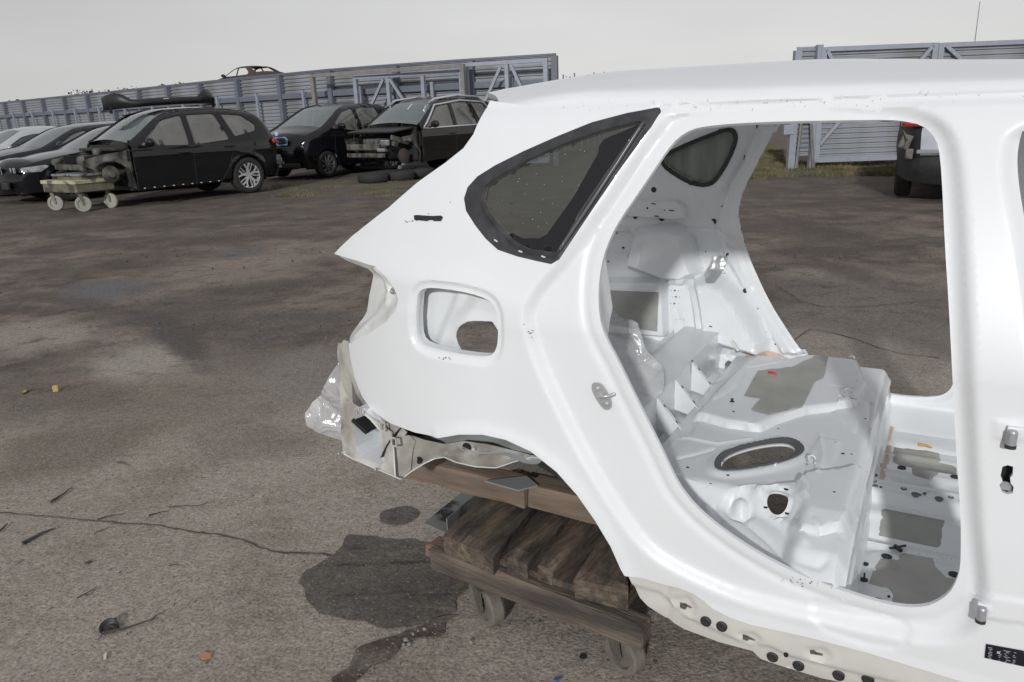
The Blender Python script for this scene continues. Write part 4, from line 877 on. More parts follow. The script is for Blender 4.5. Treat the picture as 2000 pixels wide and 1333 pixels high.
plank('middle_beam', -1.10, -.44, .10, .17, .125, .198, WOOD, rad(-3), seed=7)
def plankq(name, px, z1, z0, m_, seed, par=dolly):
    Q = [Vector(Pz(x, y, z1)) for x, y in px]; bm = bmesh.new(); nu, nv = 5, 12; rows = []
    for k, zz_ in ((0, z1), (1, z0)):
        g = [[None]*(nv+1) for _ in range(nu+1)]
        for i in range(nu+1):
            for j in range(nv+1):
                p = Q[0].lerp(Q[1], i/nu).lerp(Q[3].lerp(Q[2], i/nu), j/nv*1.0); p = p.copy(); p.z = zz_
                nn_ = noise.noise_vector(Vector((p.x*22+seed, p.y*9, k*5+seed))); e_ = (i in (0, nu))+(j in (0, nv))
                p.z += nn_.z*.007*(1-k)-(.006*e_ if k == 0 else 0); p.x += nn_.x*.004; p.y += nn_.y*.006*(j in (0, nv))
                g[i][j] = bm.verts.new(p)
        rows.append(g)
    T, B = rows
    for i in range(nu):
        for j in range(nv): bm.faces.new((T[i][j], T[i+1][j], T[i+1][j+1], T[i][j+1])); bm.faces.new((B[i][j], B[i][j+1], B[i+1][j+1], B[i+1][j]))
    for i in range(nu): bm.faces.new((T[i][0], B[i][0], B[i+1][0], T[i+1][0])); bm.faces.new((T[i][nv], T[i+1][nv], B[i+1][nv], B[i][nv]))
    for j in range(nv): bm.faces.new((T[0][j], T[0][j+1], B[0][j+1], B[0][j])); bm.faces.new((T[nu][j], B[nu][j], B[nu][j+1], T[nu][j+1]))
    return obj(name, bm, m_, par)
def ext(f, b, k): return (f[0]+(b[0]-f[0])*k, f[1]+(b[1]-f[1])*k)
for i, (fl_, fr_, br_, bl_) in enumerate((((864,1042),(962,1084),(1038,993),(945,966)), ((990,1082),(1030,1100),(1108,1010),(1062,1000)), ((1050,1098),(1078,1110),(1160,1040),(1122,1010)), ((1121,1126),(1228,1150),(1226,1100),(1176,1042)))):
    plankq('plank', [fl_, fr_, ext(fr_, br_, 1.7), ext(fl_, bl_, 1.7)], .262-.008*(i in (1, 2)), .199, WOODL, 10+i*3)
plank('filler_board', -1.07, -.47, -.115, .40, .1985, .228, WOODL, rad(-4), seed=63)
plank('packing_block', -1.165, -1.125, -.07, .0, .13, .175, RUSTB, rad(-6), seed=31, bev=.004)
bm = bmesh.new(); bx(bm, (-1.155, .13, .205), (.09, .30, .004), Matrix.Rotation(rad(9), 3, 'Y')); bx(bm, (-1.112, .13, .225), (.004, .30, .05)); obj('zinc_angle', bm, GALV, dolly)
def castor(u, v, rz, r_=.058, wd=.044, m1=CASTM, m2=CASTW, parent=dolly, top=.128):
    bm = bmesh.new(); R = Matrix.Rotation(rz, 3, 'Z')
    for s_ in (-1, 1):
        pts = [(-.026, s_*.028, top-.006), (.026, s_*.028, top-.006), (.040, s_*.028, r_+.004), (.030, s_*.028, r_-.018), (.016, s_*.028, r_-.016)]
        a = [bm.verts.new(R @ Vector(p)) for p in pts]; b = [bm.verts.new(R @ Vector((p[0], p[1]+s_*.004, p[2]))) for p in pts]; n = len(a)
        bm.faces.new(a); bm.faces.new(b[::-1])
        for i in range(n): bm.faces.new((a[i], b[i], b[(i+1) % n], a[(i+1) % n]))
    bx(bm, (0, 0, top-.004), (.09, .075, .005), R); lathe(bm, [(.026, top-.018), (.026, top-.006)], 16, 'z')
    bar(bm, R @ Vector((.024, -.034, r_)), R @ Vector((.024, .034, r_)), .010)
    o = obj('castor', bm, m1, parent); o.location = (u, v, 0)
    bm = bmesh.new(); h = wd/2; prof = [(r_*.18, -h*.7), (r_*.62, -h*.55), (r_*.66, -h), (r_*.93, -h), (r_, -h*.7), (r_, h*.7), (r_*.93, h), (r_*.66, h), (r_*.62, h*.55), (r_*.18, h*.7)]
    lathe(bm, prof, 30, 'y'); bmesh.ops.rotate(bm, verts=bm.verts, cent=(0, 0, 0), matrix=R); bmesh.ops.translate(bm, verts=bm.verts, vec=R @ Vector((.024, 0, r_))); obj('castor_wheel', bm, m2, o, False)
castor(-.945, -.090, rad(-30)); castor(-.525, -.105, rad(-26)); castor(-.93, .33, rad(40)); castor(-.50, .33, rad(80))
timber = shellspace(thing('timber_beam', 'brown timber beam laid on the dolly planks below the rear chassis rail', 'timber'))
plank('board', -1.37, -.90, .10, .175, .272, .350, WOODB, rad(-2), timber, 41, .003); plank('board', -.898, -.30, .095, .175, .272, .352, WOODB, rad(-2), timber, 43, .003)
prop_ = shellspace(thing('timber_block', 'short dark timber prop under the sill of the white shell', 'timber'))
plank('board', .45, .62, -.05, 1.2, .0, .20, WOOD, 0, prop_, 51, .006)
bm = bmesh.new(); prism(bm, [(-1.02, .06, .355), (-.90, .05, .355), (-.86, .10, .356), (-.92, .14, .356)], (0, 0, .004)); o = shellspace(obj('zinc_sheet', bm, mat('grey_sheet', (.25, .26, .27), .5, var=.15))); tag(o, 'bent grey sheet metal offcut on top of the timber beam', 'sheet metal')

# ================================================================== parked cars
PAINT = {}
def paint(name, col, rough=.22, metal=.3): return mat(name, tuple(c*(.55 if max(col) < .06 else 1) for c in col), .12, metal=metal*.3, var=.12, vscale=3, coat=.55, spec=.25)
CGL = mat('car_glass', (.055, .062, .06), .05, var=.15, vscale=2, coat=1., spec=1., transp=.25)
CGLS = mat('car_side_glass', (.19, .187, .172), .06, var=.3, vscale=2.5, coat=1., spec=1., transp=.25)
WSH = mat('windscreen_glass', (.12, .15, .15), .07, var=.25, vscale=2.5, coat=1., spec=1., transp=.2)
TYRE = mat('tyre_rubber', (.022, .022, .022), .8, var=.2, vscale=20, bump=.2)
ALLOY = mat('alloy_rim', (.62, .63, .64), .3, metal=.6, var=.05); ALLOYD = mat('dark_rim', (.12, .12, .125), .35, metal=.6); ALLOYG = mat('grey_rim_face', (.3, .3, .31), .35, metal=.6)
CHROME = mat('bright_trim', (.78, .79, .8), .18, metal=.85); BLKP = mat('black_plastic', (.022, .022, .024), .5, var=.3, vscale=12)
LENS = mat('lamp_lens', (.30, .32, .34), .12, metal=.3, coat=1., var=.3, vscale=30); REDL = mat('red_lamp', (.50, .03, .03), .2, coat=1.); REDD = mat('dark_red_lamp', (.30, .015, .02), .2, coat=1.)
GRIMY = mat('grimy_metal', (.13, .125, .105), .6, var=.35, vscale=14, col2=(.04, .037, .034), mix=(.42, .58), mscale=7)
DARKIN = mat('dark_interior', (.02, .02, .022), .8, var=.3)
RUSTM = mat('burnt_rust', (.075, .048, .038), .85, var=.35, vscale=6, col2=(.045, .042, .042), mix=(.4, .6), mscale=3)
BLUE = mat('blue_trim', (.15, .33, .55), .3)

def wheel(parent, x, y, r_, side, style, rim, wd=.215):
    bm = bmesh.new(); h = wd/2
    lathe(bm, [(r_*.68, -h*.85), (r_*.72, -h), (r_*.90, -h), (r_*.985, -h*.72), (r_, -h*.3), (r_, h*.3), (r_*.985, h*.72), (r_*.90, h), (r_*.72, h), (r_*.68, h*.85)], 40, 'y', cap=False)
    o = obj('wheel', bm, TYRE, parent, True); o.location = (x, y, r_)
    bm = bmesh.new(); s_ = side
    lathe(bm, [(r_*.70, s_*h*.88), (r_*.655, s_*h*.80), (r_*.63, s_*h*.3), (r_*.62, -s_*h*.6)], 36, 'y', cap=False); lathe(bm, [(.001, s_*h*.74), (r_*.13, s_*h*.74), (r_*.17, s_*h*.5)], 20, 'y')
    n = {'y': 5, 'multi': 10, 'turbine': 9}[style]
    for k in range(n):
        a = 2*math.pi*k/n+.2
        if style == 'y':
            hub = (r_*.12*math.cos(a), s_*h*.66, r_*.12*math.sin(a)); mid = (r_*.36*math.cos(a), s_*h*.70, r_*.36*math.sin(a))
            bar(bm, hub, mid, r_*.13, h*.3, up=(0, 1, 0))
            for d in (-.26, .26): bar(bm, mid, (r_*.67*math.cos(a+d), s_*h*.80, r_*.67*math.sin(a+d)), r_*.085, h*.25, up=(0, 1, 0))
            for d in (-.19,): bar(bm, (r_*.14*math.cos(a+.63+d), s_*h*.6, r_*.14*math.sin(a+.63+d)), (r_*.67*math.cos(a+.63-.1), s_*h*.78, r_*.67*math.sin(a+.63-.1)), r_*.05, h*.2, up=(0, 1, 0))
        else:
            tw = .28 if style == 'turbine' else 0
            bar(bm, (r_*.12*math.cos(a), s_*h*.68, r_*.12*math.sin(a)), (r_*.67*math.cos(a+tw), s_*h*.80, r_*.67*math.sin(a+tw)), r_*.085, h*.25, up=(0, 1, 0))
    c_ = obj('rim', bm, rim, o, False)
    bm = bmesh.new(); lathe(bm, [(r_*.64, s_*h*.1), (.001, s_*h*.12)], 24, 'y'); obj('brake_backing', bm, mat('brake_dark', (.03, .028, .027), .7), o)

def car(name, label, loc, rz, sp, group='wrecked cars parked along the fence', cat='car'):
    """x forward, y left. sp: prof = silhouette from front bottom over the roof to rear bottom [(x,z,tag)], W, belt, roofz, win, arches, r, ..."""
    root = thing(name, label, cat, loc, rz, group)
    W2 = sp['W']/2; belt = sp['belt']; H = sp['H']; prof = sp['prof']; PM = sp['paint']; half = max(abs(prof[0][0]), abs(prof[-1][0]))
    pts = [(p[0], p[1]) for p in prof]; tags = [p[2] for p in prof[:-1]]
    # densify, smoothing
    den = []; dt = []
    for i in range(len(pts)-1):
        a, b = np.array(pts[i]), np.array(pts[i+1]); k = max(1, int(np.linalg.norm(b-a)/.09))
        for j in range(k): den.append(a+(b-a)*j/k); dt.append(tags[i])
    den.append(np.array(pts[-1])); den = np.array(den)
    sm = den.copy()
    for _ in range(2): sm[1:-1] = sm[1:-1]*.5+(sm[:-2]+sm[2:])*.25
    den = sm
    fl_ = sp.get('fillet', .13); nose = sp.get('nose', .22); tum = sp.get('tumble', .24)
    def hw(P):
        x, z = P[:, 0], P[:, 1]; v = np.full(len(P), W2)
        v = v-tum*np.clip((z-belt)/(H-belt), 0, 1)**1.25
        v = v-.05*np.clip((belt-.12-z)/(belt-.2), 0, 1)**2+.012*np.exp(-((z-belt+.16)/.05)**2)
        v = v-nose*np.clip((np.abs(x)-half*.60)/(half*.40), 0, 1)**2.2
        d = pdist(P, den, False); t = np.clip(d/fl_, 0, 1); v = v-fl_*.75*(1-np.sqrt(np.clip(1-(1-t)**2, 0, 1)))
        for ax in sp['arches']: v = v+.018*np.exp(-((np.hypot(x-ax[0], z-sp['r'])-sp['r']*1.16)/.05)**2)
        return v
    sz = sp.get('sill', .24); out = [tuple(p) for p in den]; out.append((prof[-1][0], sz)) if prof[-1][1] > sz+.01 else None
    ar = sp['r']*1.13; bot = []
    for ax in sorted(sp['arches'], key=lambda q: q[0]):
        if ax[1]: bot += [(ax[0]+ar*math.cos(a), sp['r']+ar*math.sin(a)) for a in np.linspace(math.pi+.25, -.25, 20) if sp['r']+ar*math.sin(a) > sz-.0]
    cut = sp.get('cut')
    out += bot
    if prof[0][1] > sz+.01: out.append((prof[0][0], sz))
    wins = [chaikin(resamp(w_, .13), 1) for w_ in sp['win']]
    if cut is not None:
        out = [p for p in out if p[0] < cut]; k = max(range(len(out)), key=lambda i: out[i][0] if out[i][1] > .8 else -9)
        out = [p for p in [tuple(q) for q in den] if p[0] < cut]; x0 = out[0]
        out = [(cut, sz), (cut, x0[1])]+out
        if prof[-1][1] > sz+.01: out.append((prof[-1][0], sz))
        out += [p for p in bot if p[0] < cut]
    for s_ in (-1, 1):
        f = lambda V, s_=s_: np.column_stack([V[:, 0], s_*hw(V), V[:, 1]])
        sd_ = sheet('body_side', out, f, .05, wins, PM, root, thick=.03, off=-1 if s_ > 0 else 1, flip=s_ > 0)
        if sp.get('glass', True):
            for i, w_ in enumerate(wins):
                sheet('side_window', w_, lambda V, s_=s_: np.column_stack([V[:, 0], s_*(hw(V)-.022), V[:, 1]]), .12, m=sp.get('sideglass', CGLS), parent=root)
        if sp.get('wintrim'):
            bm = bmesh.new(); P_ = [(q[0], s_*(float(hw(np.array([q]))[0])+.004), q[1]) for q in resamp(sp['wintrim'], .06)]; tube(bm, P_+[P_[0]], .026, 6); obj('window_trim', bm, CHROME, root, True)
        for d in sp.get('doorlines', []):
            bm = bmesh.new(); L_ = resamp([q for q in d], .08, False); P_ = [(q[0], s_*(float(hw(np.array([q]))[0])+.0), q[1]) for q in L_]; tube(bm, P_, .006, 4); obj('door_gap', bm, VOID, root)
        for hx, hz in sp.get('handles', []):
            bm = bmesh.new(); y = s_*(float(hw(np.array([(hx, hz)]))[0])+.012); tube(bm, [(hx-.10, y-s_*.01, hz), (hx-.07, y+s_*.018, hz), (hx+.07, y+s_*.018, hz), (hx+.10, y-s_*.01, hz)], .016, 7); obj('door_handle', bm, sp.get('handlemat', PM), root, True)
        if sp.get('mirror'):
            mx_, mz = sp['mirror']; y = s_*float(hw(np.array([(mx_, mz)]))[0]); bm = bmesh.new()
            bmesh.ops.create_uvsphere(bm, u_segments=16, v_segments=10, radius=1, matrix=Matrix.Translation((mx_, y+s_*.17, mz+.06)) @ Matrix.Diagonal((.075, .125, .085, 1))); bar(bm, (mx_+.02, y-s_*.02, mz-.03), (mx_, y+s_*.10, mz+.02), .06, .04); obj('door_mirror', bm, PM, root, True)
        # arch liners
        for ax in sp['arches']:
            if ax[1]:
                bm = bmesh.new(); A = [(ax[0]+ar*1.0*math.cos(a), sp['r']+ar*math.sin(a)) for a in np.linspace(math.pi+.3, -.3, 18)]
                r1 = [bm.verts.new((p[0], s_*(W2-.06), p[1])) for p in A]; r2 = [bm.verts.new((p[0], s_*(W2-.42), p[1])) for p in A]; cc = bm.verts.new((ax[0], s_*(W2-.42), sp['r']))
                for i in range(17): bm.faces.new((r1[i], r1[i+1], r2[i+1], r2[i])); bm.faces.new((r2[i], r2[i+1], cc))
                obj('arch_liner', bm, BLKP, root)
    # top strip
    e = hw(den); T_ = np.linspace(-1, 1, 15); tang = np.gradient(den, axis=0); nn = np.column_stack([-tang[:, 1], tang[:, 0]]); nn /= np.linalg.norm(nn, axis=1)[:, None]+1e-9
    if nn[len(nn)//2][1] < 0: nn = -nn
    cw = {'bonnet': .05, 'windscreen': .07, 'roof': .045, 'rear_window': .06, 'tailgate': .05, 'front_end': .17, 'bumper': .10, 'spoiler': .03}
    cc = np.array([cw.get(t, .05) for t in dt]+[cw.get(dt[-1], .05)]); 
    for _ in range(3): cc[1:-1] = cc[1:-1]*.5+(cc[:-2]+cc[2:])*.25
    groups = {}
    for i, t in enumerate(dt): groups.setdefault(t, []).append(i)
    for t, idx in groups.items():
        if cut is not None and t in ('bonnet', 'front_end') : continue
        if not sp.get('glass', True) and t in ('windscreen', 'rear_window'): continue
        vs = []; fs = []
        for i in idx:
            b = len(vs)
            for k in (i, i+1):
                for q in T_: c_ = 1-q*q; vs.append((den[k, 0]+nn[k, 0]*cc[k]*c_, q*e[k]*.999, den[k, 1]+nn[k, 1]*cc[k]*c_))
            for j in range(14): fs.append((b+j, b+j+1, b+15+j+1, b+15+j))
        mt = {'windscreen': WSH, 'rear_window': CGL}.get(t, PM)
        if t in sp.get('mats', {}): mt = sp['mats'][t]
        o = pyd(t, vs, fs, mt, root, True); bmm = bmesh.new(); bmm.from_mesh(o.data); bmesh.ops.remove_doubles(bmm, verts=bmm.verts, dist=1e-4); bmm.to_mesh(o.data); bmm.free()
        o.data.polygons.foreach_set('use_smooth', [True]*len(o.data.polygons))
    # floor and cabin filling
    xf = cut-.02 if cut is not None else half-.35
    bm = bmesh.new(); bx(bm, ((xf-half+.3)/2, 0, sz+.06), (xf+half-.3, W2*2-.5, .12)); obj('underbody', bm, BLKP, root)
    if sp.get('glass', True):
        sc0 = sp['cab']; bm = bmesh.new()
        bx(bm, ((sc0[0]+sc0[1])/2, 0, belt-.22), (sc0[0]-sc0[1], W2*2-.34, .34), bev=.04); obj('cabin_trim', bm, DARKIN, root)
        for yy in (-.36, .36):
            for xx in sp['seats']:
                bm = bmesh.new(); bx(bm, (xx, yy, belt+.02), (.16, .46, .46), Matrix.Rotation(rad(-14), 3, 'Y'), .05); bx(bm, (xx-.05, yy, belt+.32), (.10, .24, .17), None, .03); obj('seat', bm, DARKIN, root, True)
    for i, ax in enumerate(sp['arches']):
        for s_ in (-1, 1):
            if ax[2]: wheel(root, ax[0], s_*(W2-.125), sp['r'], s_, sp['style'], sp['rim'])
    return root, hw

def cpt(x, y, az_off=0): p = wz(x, y, 0); return (p.x, p.y)
HEAD = rad(180+50)       # all of them point towards the left and the camera
def placed(gx, gy, heading, lx, ly):
    """location of a car so that its local ground point (lx,ly) lands on (gx,gy)"""
    c_, s_ = math.cos(heading), math.sin(heading); return (gx-(lx*c_-ly*s_), gy-(lx*s_+ly*c_), 0)

suv_prof = [(2.20,.30,'front_end'),(2.26,.55,'front_end'),(2.18,.86,'front_end'),(1.95,.97,'bonnet'),(1.45,1.06,'bonnet'),(1.0,1.10,'windscreen'),(.30,1.50,'roof'),(.0,1.57,'roof'),(-.6,1.60,'roof'),(-1.3,1.57,'roof'),(-1.78,1.51,'spoiler'),(-1.90,1.45,'rear_window'),(-2.10,1.12,'tailgate'),(-2.24,1.0,'tailgate'),(-2.20,.62,'bumper'),(-2.26,.45,'bumper'),(-2.15,.28,'bumper')]
def lift(L_, b_, k): return [(p[0], p[1] if p[1] <= b_ else b_+(p[1]-b_)*k, *p[2:]) for p in L_]
suv_prof = lift(suv_prof, 1.02, 1.16)
SUVB = paint('black_metallic_paint', (.020, .020, .023), .18, .4)
wins_suv = [[(.84,1.06),(.30,1.43),(-.12,1.50),(-.12,1.03)], [(-.22,1.03),(-.22,1.50),(-.80,1.51),(-.98,1.08)], [(-1.10,1.12),(-.94,1.50),(-1.38,1.47),(-1.66,1.30),(-1.62,1.20)]]
wins_suv = [lift(w_, 1.02, 1.17) for w_ in wins_suv]
# ---- A: dark SUV with a stripped front on a trolley
spA = dict(prof=suv_prof, W=1.82, belt=1.02, H=1.69, paint=SUVB, win=wins_suv, arches=[(1.38, 0, 0), (-1.31, 1, 1)], r=.365, sill=.27, style='y', rim=ALLOY, cut=.98, cab=(.9, -1.9), seats=(.0, -.95), mirror=(.72, 1.06), handles=[(-.0, .90), (-.95, .96)],
           doorlines=[[(.98,.30),(.98,1.0)], [(-.17,.30),(-.17,1.02)], [(-1.0,1.05),(-.98,.80),(-.88,.55),(-.72,.32)], [(.98,.30),(-.72,.32)]])
gA = wz(490, 378); locA = placed(gA.x, gA.y, HEAD, -1.31, .85)
A, hwA = car('parked_suv', 'dark SUV with a stripped open front end resting on a trolley', locA, HEAD, spA)
def add(parent, name, m_, f, smooth=False, group=None):
    bm = bmesh.new(); f(bm); return obj(name, bm, m_, parent, smooth)
# front structure: aprons, strut tower, arch edge, engine bits
def apron(parent, s_, cutx, W2, r_, hx, m_=GRIMY):
    L_ = [(cutx-.02,.30),(cutx-.02,1.02),(cutx+.10,.98),(cutx+.40,.95),(cutx+.62,.90),(cutx+.78,.86),(cutx+.78,.78),(cutx+.70,.74)]+[(hx+.36*math.cos(a), r_+.06+.40*math.sin(a)) for a in np.linspace(.75, 2.95, 12)]+[(cutx+.04,.34)]
    sheet('front_apron', L_, lambda V: np.column_stack([V[:, 0], s_*(W2-.16-.10*ss(V[:, 0], cutx, cutx+.5)+.04*np.sin(V[:, 0]*13)*np.cos(V[:, 1]*11)+.05*ss(-np.hypot(V[:, 0]-hx, V[:, 1]-r_-.08), -.52, -.42)), V[:, 1]]), .04, m=m_, parent=parent, thick=.01)
    add(parent, 'inner_arch', BLKP, lambda bm: bx(bm, (hx-.02, s_*(W2-.46), .70), (.62, .04, .46)))
for s_ in (-1, 1): apron(A, s_, .98, .91, .365, 1.34)
add(A, 'bulkhead', DARKIN, lambda bm: bx(bm, (.99, 0, .72), (.05, 1.5, .74)))
add(A, 'engine', GRIMY, lambda bm: (bx(bm, (1.32, .1, .76), (.45, .5, .30), bev=.05), bx(bm, (1.25, -.42, .82), (.3, .3, .2), bev=.04), lathe(bm, [(.08, .0), (.08, .1), (.03, .12)], 12, 'z', (1.35, .35, .93))), True)
add(A, 'scuttle_panel', BLKP, lambda bm: bx(bm, (1.10, 0, 1.02), (.22, 1.5, .05), bev=.01))
add(A, 'chassis_leg', GRIMY, lambda bm: bar(bm, (.95, .50, .60), (1.70, .48, .72), .08, .11)); add(A, 'chassis_leg', GRIMY, lambda bm: bar(bm, (.95, -.50, .60), (1.70, -.48, .72), .08, .11))
add(A, 'front_cross_member', GRIMY, lambda bm: bar(bm, (1.72, -.6, .74), (1.72, .6, .74), .06, .09))
add(A, 'brake_hub', GRIMY, lambda bm: (lathe(bm, [(.15, .70), (.15, .715), (.05, .73), (.05, .78)], 18, 'y', (1.34, 0, .60)), bar(bm, (1.34, .5, .62), (1.34, .74, .62), .05)))
for k in range(9): add(A, 'sill_clip', clipm, lambda bm, k=k: bx(bm, (.86-k*.185, .888, .315), (.03, .012, .014)))
add(A, 'tail_lamp', REDL, lambda bm: (bx(bm, (-2.02, .825, 1.02), (.10, .03, .07), Matrix.Rotation(rad(30), 3, 'Y') @ Matrix.Rotation(rad(22), 3, 'Z'), .01), bx(bm, (-2.10, .79, .98), (.08, .05, .05), Matrix.Rotation(rad(20), 3, 'Z'), .01)))
add(A, 'rear_structure', GRIMY, lambda bm: (bx(bm, (-2.14, .62, .62), (.10, .30, .20), bev=.02), bx(bm, (-2.24, .70, .55), (.05, .08, .05)), bar(bm, (-2.18, .72, .48), (-2.18, -.7, .48), .06)))
for s_ in (-1, 1): add(A, 'roof_rail_trim', GRIMY, lambda bm, s_=s_: tube(bm, [(.35, s_*.60, 1.60), (.0, s_*.605, 1.68), (-.8, s_*.605, 1.70), (-1.6, s_*.60, 1.62)], .012, 6), True)
# big black bumper cover lying across the roof
def bumper_cover():
    vs = []; n = 40; sec = [(-.06, .00), (.02, .03), (.06, .10), (.05, .19), (.00, .235), (-.05, .20)]
    for i in range(n+1):
        t = i/n*2-1; y = .98*t; bow = -.55*(abs(t)**4.0); hh = .62+.75*ss(abs(t), .55, .80)-.25*ss(abs(t), .92, 1.)
        tilt = .18*abs(t)**3
        for a, b in sec: vs.append((a+bow, y, b*hh*.82-tilt*.3))
    m_ = len(sec); fs = [(i*m_+j, i*m_+j+1, (i+1)*m_+j+1, (i+1)*m_+j) for i in range(n) for j in range(m_-1)]
    o = pyd('bumper_cover', vs, fs, mat('matt_black_bumper', (.014, .014, .016), .45, var=.2), None, True); s = o.modifiers.new('thickness', 'SOLIDIFY'); s.thickness = .012
    return o
bc = bumper_cover(); tag(bc, 'black bumper cover laid across the roof of the dark SUV', 'bumper')
ch_, sh_ = math.cos(HEAD), math.sin(HEAD)
def onA(x, y, z, base=locA): return Vector((base[0]+x*ch_-y*sh_, base[1]+x*sh_+y*ch_, z))
bc.location = onA(-.25, .06, 1.785); bc.rotation_euler = (rad(2), rad(2), HEAD+rad(78)); bc.scale = (1, 1.06, 1.0)
add(bc, 'paper_tag', clipm, lambda bm: bx(bm, (.052, -.02, .10), (.006, .10, .03)))
for s_ in (-.9, .93): add(bc, 'support_foot', BLKP, lambda bm, s_=s_: bar(bm, (-.36, s_, -.11), (-.28, s_, .08), .05, .03))
# yellow-grey trolley
TROL = mat('painted_trolley_steel', (.42, .41, .27), .6, var=.2, vscale=10, col2=(.13, .11, .08), mix=(.5, .62), mscale=6, bump=.2)
TROD = mat('trolley_side', (.15, .145, .10), .65, var=.25, vscale=9, col2=(.07, .06, .05), mix=(.45, .6), mscale=6)
pT = wz(165, 412); pT2 = wz(203, 408); pT1 = wz(107, 411)
trol = thing('trolley', 'small pale yellow steel trolley on four castors under the stripped SUV front', 'trolley', (-7.66, 14.08, 0), rad(-30)); trol.scale = (1.2, 1.2, 1.22)
add(trol, 'deck', TROL, lambda bm: bx(bm, (0, 0, .42), (.86, .62, .05), bev=.006)); add(trol, 'frame', TROD, lambda bm: bx(bm, (0, 0, .335), (.83, .59, .12), bev=.01))
add(trol, 'wheel_block', TROD, lambda bm: bx(bm, (.05, .05, .465), (.60, .42, .06), bev=.01))
add(trol, 'upper_tray', GALV, lambda bm: bx(bm, (.02, .05, .51), (.70, .48, .03), bev=.005))
CWT = mat('pale_castor_wheel', (.30, .30, .27), .6, var=.15, vscale=10)
for x, y, a in ((.34, .22, .4), (.34, -.22, 1.), (-.34, .22, .2), (-.34, -.22, .7)): castor(x, y, a, .11, .05, CASTM, CWT, trol, .275)

# ---- sedans
sed = [(2.26,.22,'front_end'),(2.32,.45,'front_end'),(2.22,.68,'front_end'),(1.95,.80,'bonnet'),(1.40,.90,'bonnet'),(.95,.96,'windscreen'),(.15,1.36,'roof'),(-.25,1.42,'roof'),(-.8,1.41,'roof'),(-1.2,1.33,'rear_window'),(-1.75,1.07,'tailgate'),(-2.2,1.03,'tailgate'),(-2.28,.80,'bumper'),(-2.3,.5,'bumper'),(-2.2,.25,'bumper')]
wsed = [[(.72,.95),(.20,1.25),(-.10,1.33),(-.18,.96)], [(-.28,.96),(-.22,1.34),(-.75,1.33),(-1.15,1.14),(-1.12,.99)]]
def spS(pm, **k): d = dict(prof=sed, W=1.81, belt=.93, H=1.42, paint=pm, win=wsed, arches=[(1.42, 1, 1), (-1.39, 1, 1)], r=.33, sill=.2, style='multi', rim=ALLOYD, cab=(.7, -1.2), seats=(.0,), mirror=(.62, .95), handles=[(-.05, .80)], doorlines=[[(.92,.28),(.90,.90)], [(-.23,.25),(-.23,.94)]], tumble=.24); d.update(k); return d
def off(base, d, f=0.): # shift sideways (away) by d and forwards by f
    return (base[0]+f*ch_+d*math.sin(HEAD), base[1]+f*sh_-d*ch_, 0)
PSED = paint('black_sedan_paint', (.013, .014, .018), .16, .3)
locC = off(locA, 2.75, -.35)
C_, hwC = car('parked_sedan', 'black sedan with slim headlight, nose next to the trolley', locC, HEAD, spS(PSED))
def headlamp(par, hw_, x0, x1, z0, z1, s_, m_=LENS):
    L_ = [(x1, z0+.02), (x1-.02, z0+.10), (x0, z1), (x0-.05, z1-.03), (x0+.1, z0+.01)]
    sheet('headlamp', L_, lambda V: np.column_stack([V[:, 0], s_*(hw_(V)+.012), V[:, 1]]), .06, m=m_, parent=par)
for s_ in (-1, 1):
    headlamp(C_, hwC, 1.78, 2.22, .60, .74, s_)
    add(C_, 'headlamp_unit', LENS, lambda bm, s_=s_: (bx(bm, (2.27, s_*.60, .66), (.05, .34, .11), Matrix.Rotation(rad(-s_*18), 3, 'Z'), .02),))
    add(C_, 'lamp_ring', CHROME, lambda bm, s_=s_: (lathe(bm, [(.045, 2.295), (.05, 2.30), (.035, 2.305)], 16, 'x', (0, s_*.66, .66)), lathe(bm, [(.045, 2.31), (.05, 2.315), (.035, 2.32)], 16, 'x', (0, s_*.53, .66))))
    add(C_, 'grille', BLKP, lambda bm, s_=s_: bx(bm, (2.40, s_*.17, .66), (.05, .28, .15), None, .03))
    add(C_, 'grille_surround', CHROME, lambda bm, s_=s_: tube(bm, [(2.42, s_*.03, .73), (2.41, s_*.31, .73), (2.40, s_*.31, .59), (2.42, s_*.05, .59), (2.42, s_*.03, .73)], .008, 6))
add(C_, 'lower_intake', BLKP, lambda bm: bx(bm, (2.40, 0, .36), (.06, 1.1, .14), None, .02))
locB = off(locA, 5.1, -.35)
B_, hwB = car('parked_sedan', 'black estate car with a deployed airbag behind its side window, second behind the SUV', locB, HEAD, spS(paint('dark_blue_paint', (.02, .023, .032), .2, .4), prof=[(p[0], p[1]+.04, p[2]) for p in sed[:8]]+[(-1.0,1.50,'roof'),(-1.9,1.44,'roof'),(-2.2,1.1,'rear_window'),(-2.3,.9,'tailgate'),(-2.3,.5,'bumper'),(-2.2,.25,'bumper')], H=1.5, win=[[(x, z+.04) for x, z in wsed[0]], [(-.28,1.0),(-.24,1.40),(-.95,1.42),(-1.1,1.02)], [(-1.2,1.05),(-1.06,1.41),(-1.75,1.36),(-1.9,1.10)]], mirror=(.62, .99)))
add(B_, 'airbag', mat('airbag_cloth', (.68, .72, .70), .8, var=.1, bump=.3, bscale=12), lambda bm: bmesh.ops.create_uvsphere(bm, u_segments=18, v_segments=12, radius=1, matrix=Matrix.Translation((.15, .64, 1.12)) @ Matrix.Diagonal((.36, .10, .17, 1))), True)
for s_ in (-1, 1): headlamp(B_, hwB, 1.78, 2.22, .64, .80, s_, mat('old_lens', (.5, .5, .42), .2, coat=1.))
locD = off(locA, 7.2, .0)
SILV = paint('silver_paint', (.45, .47, .50), .25, .6)
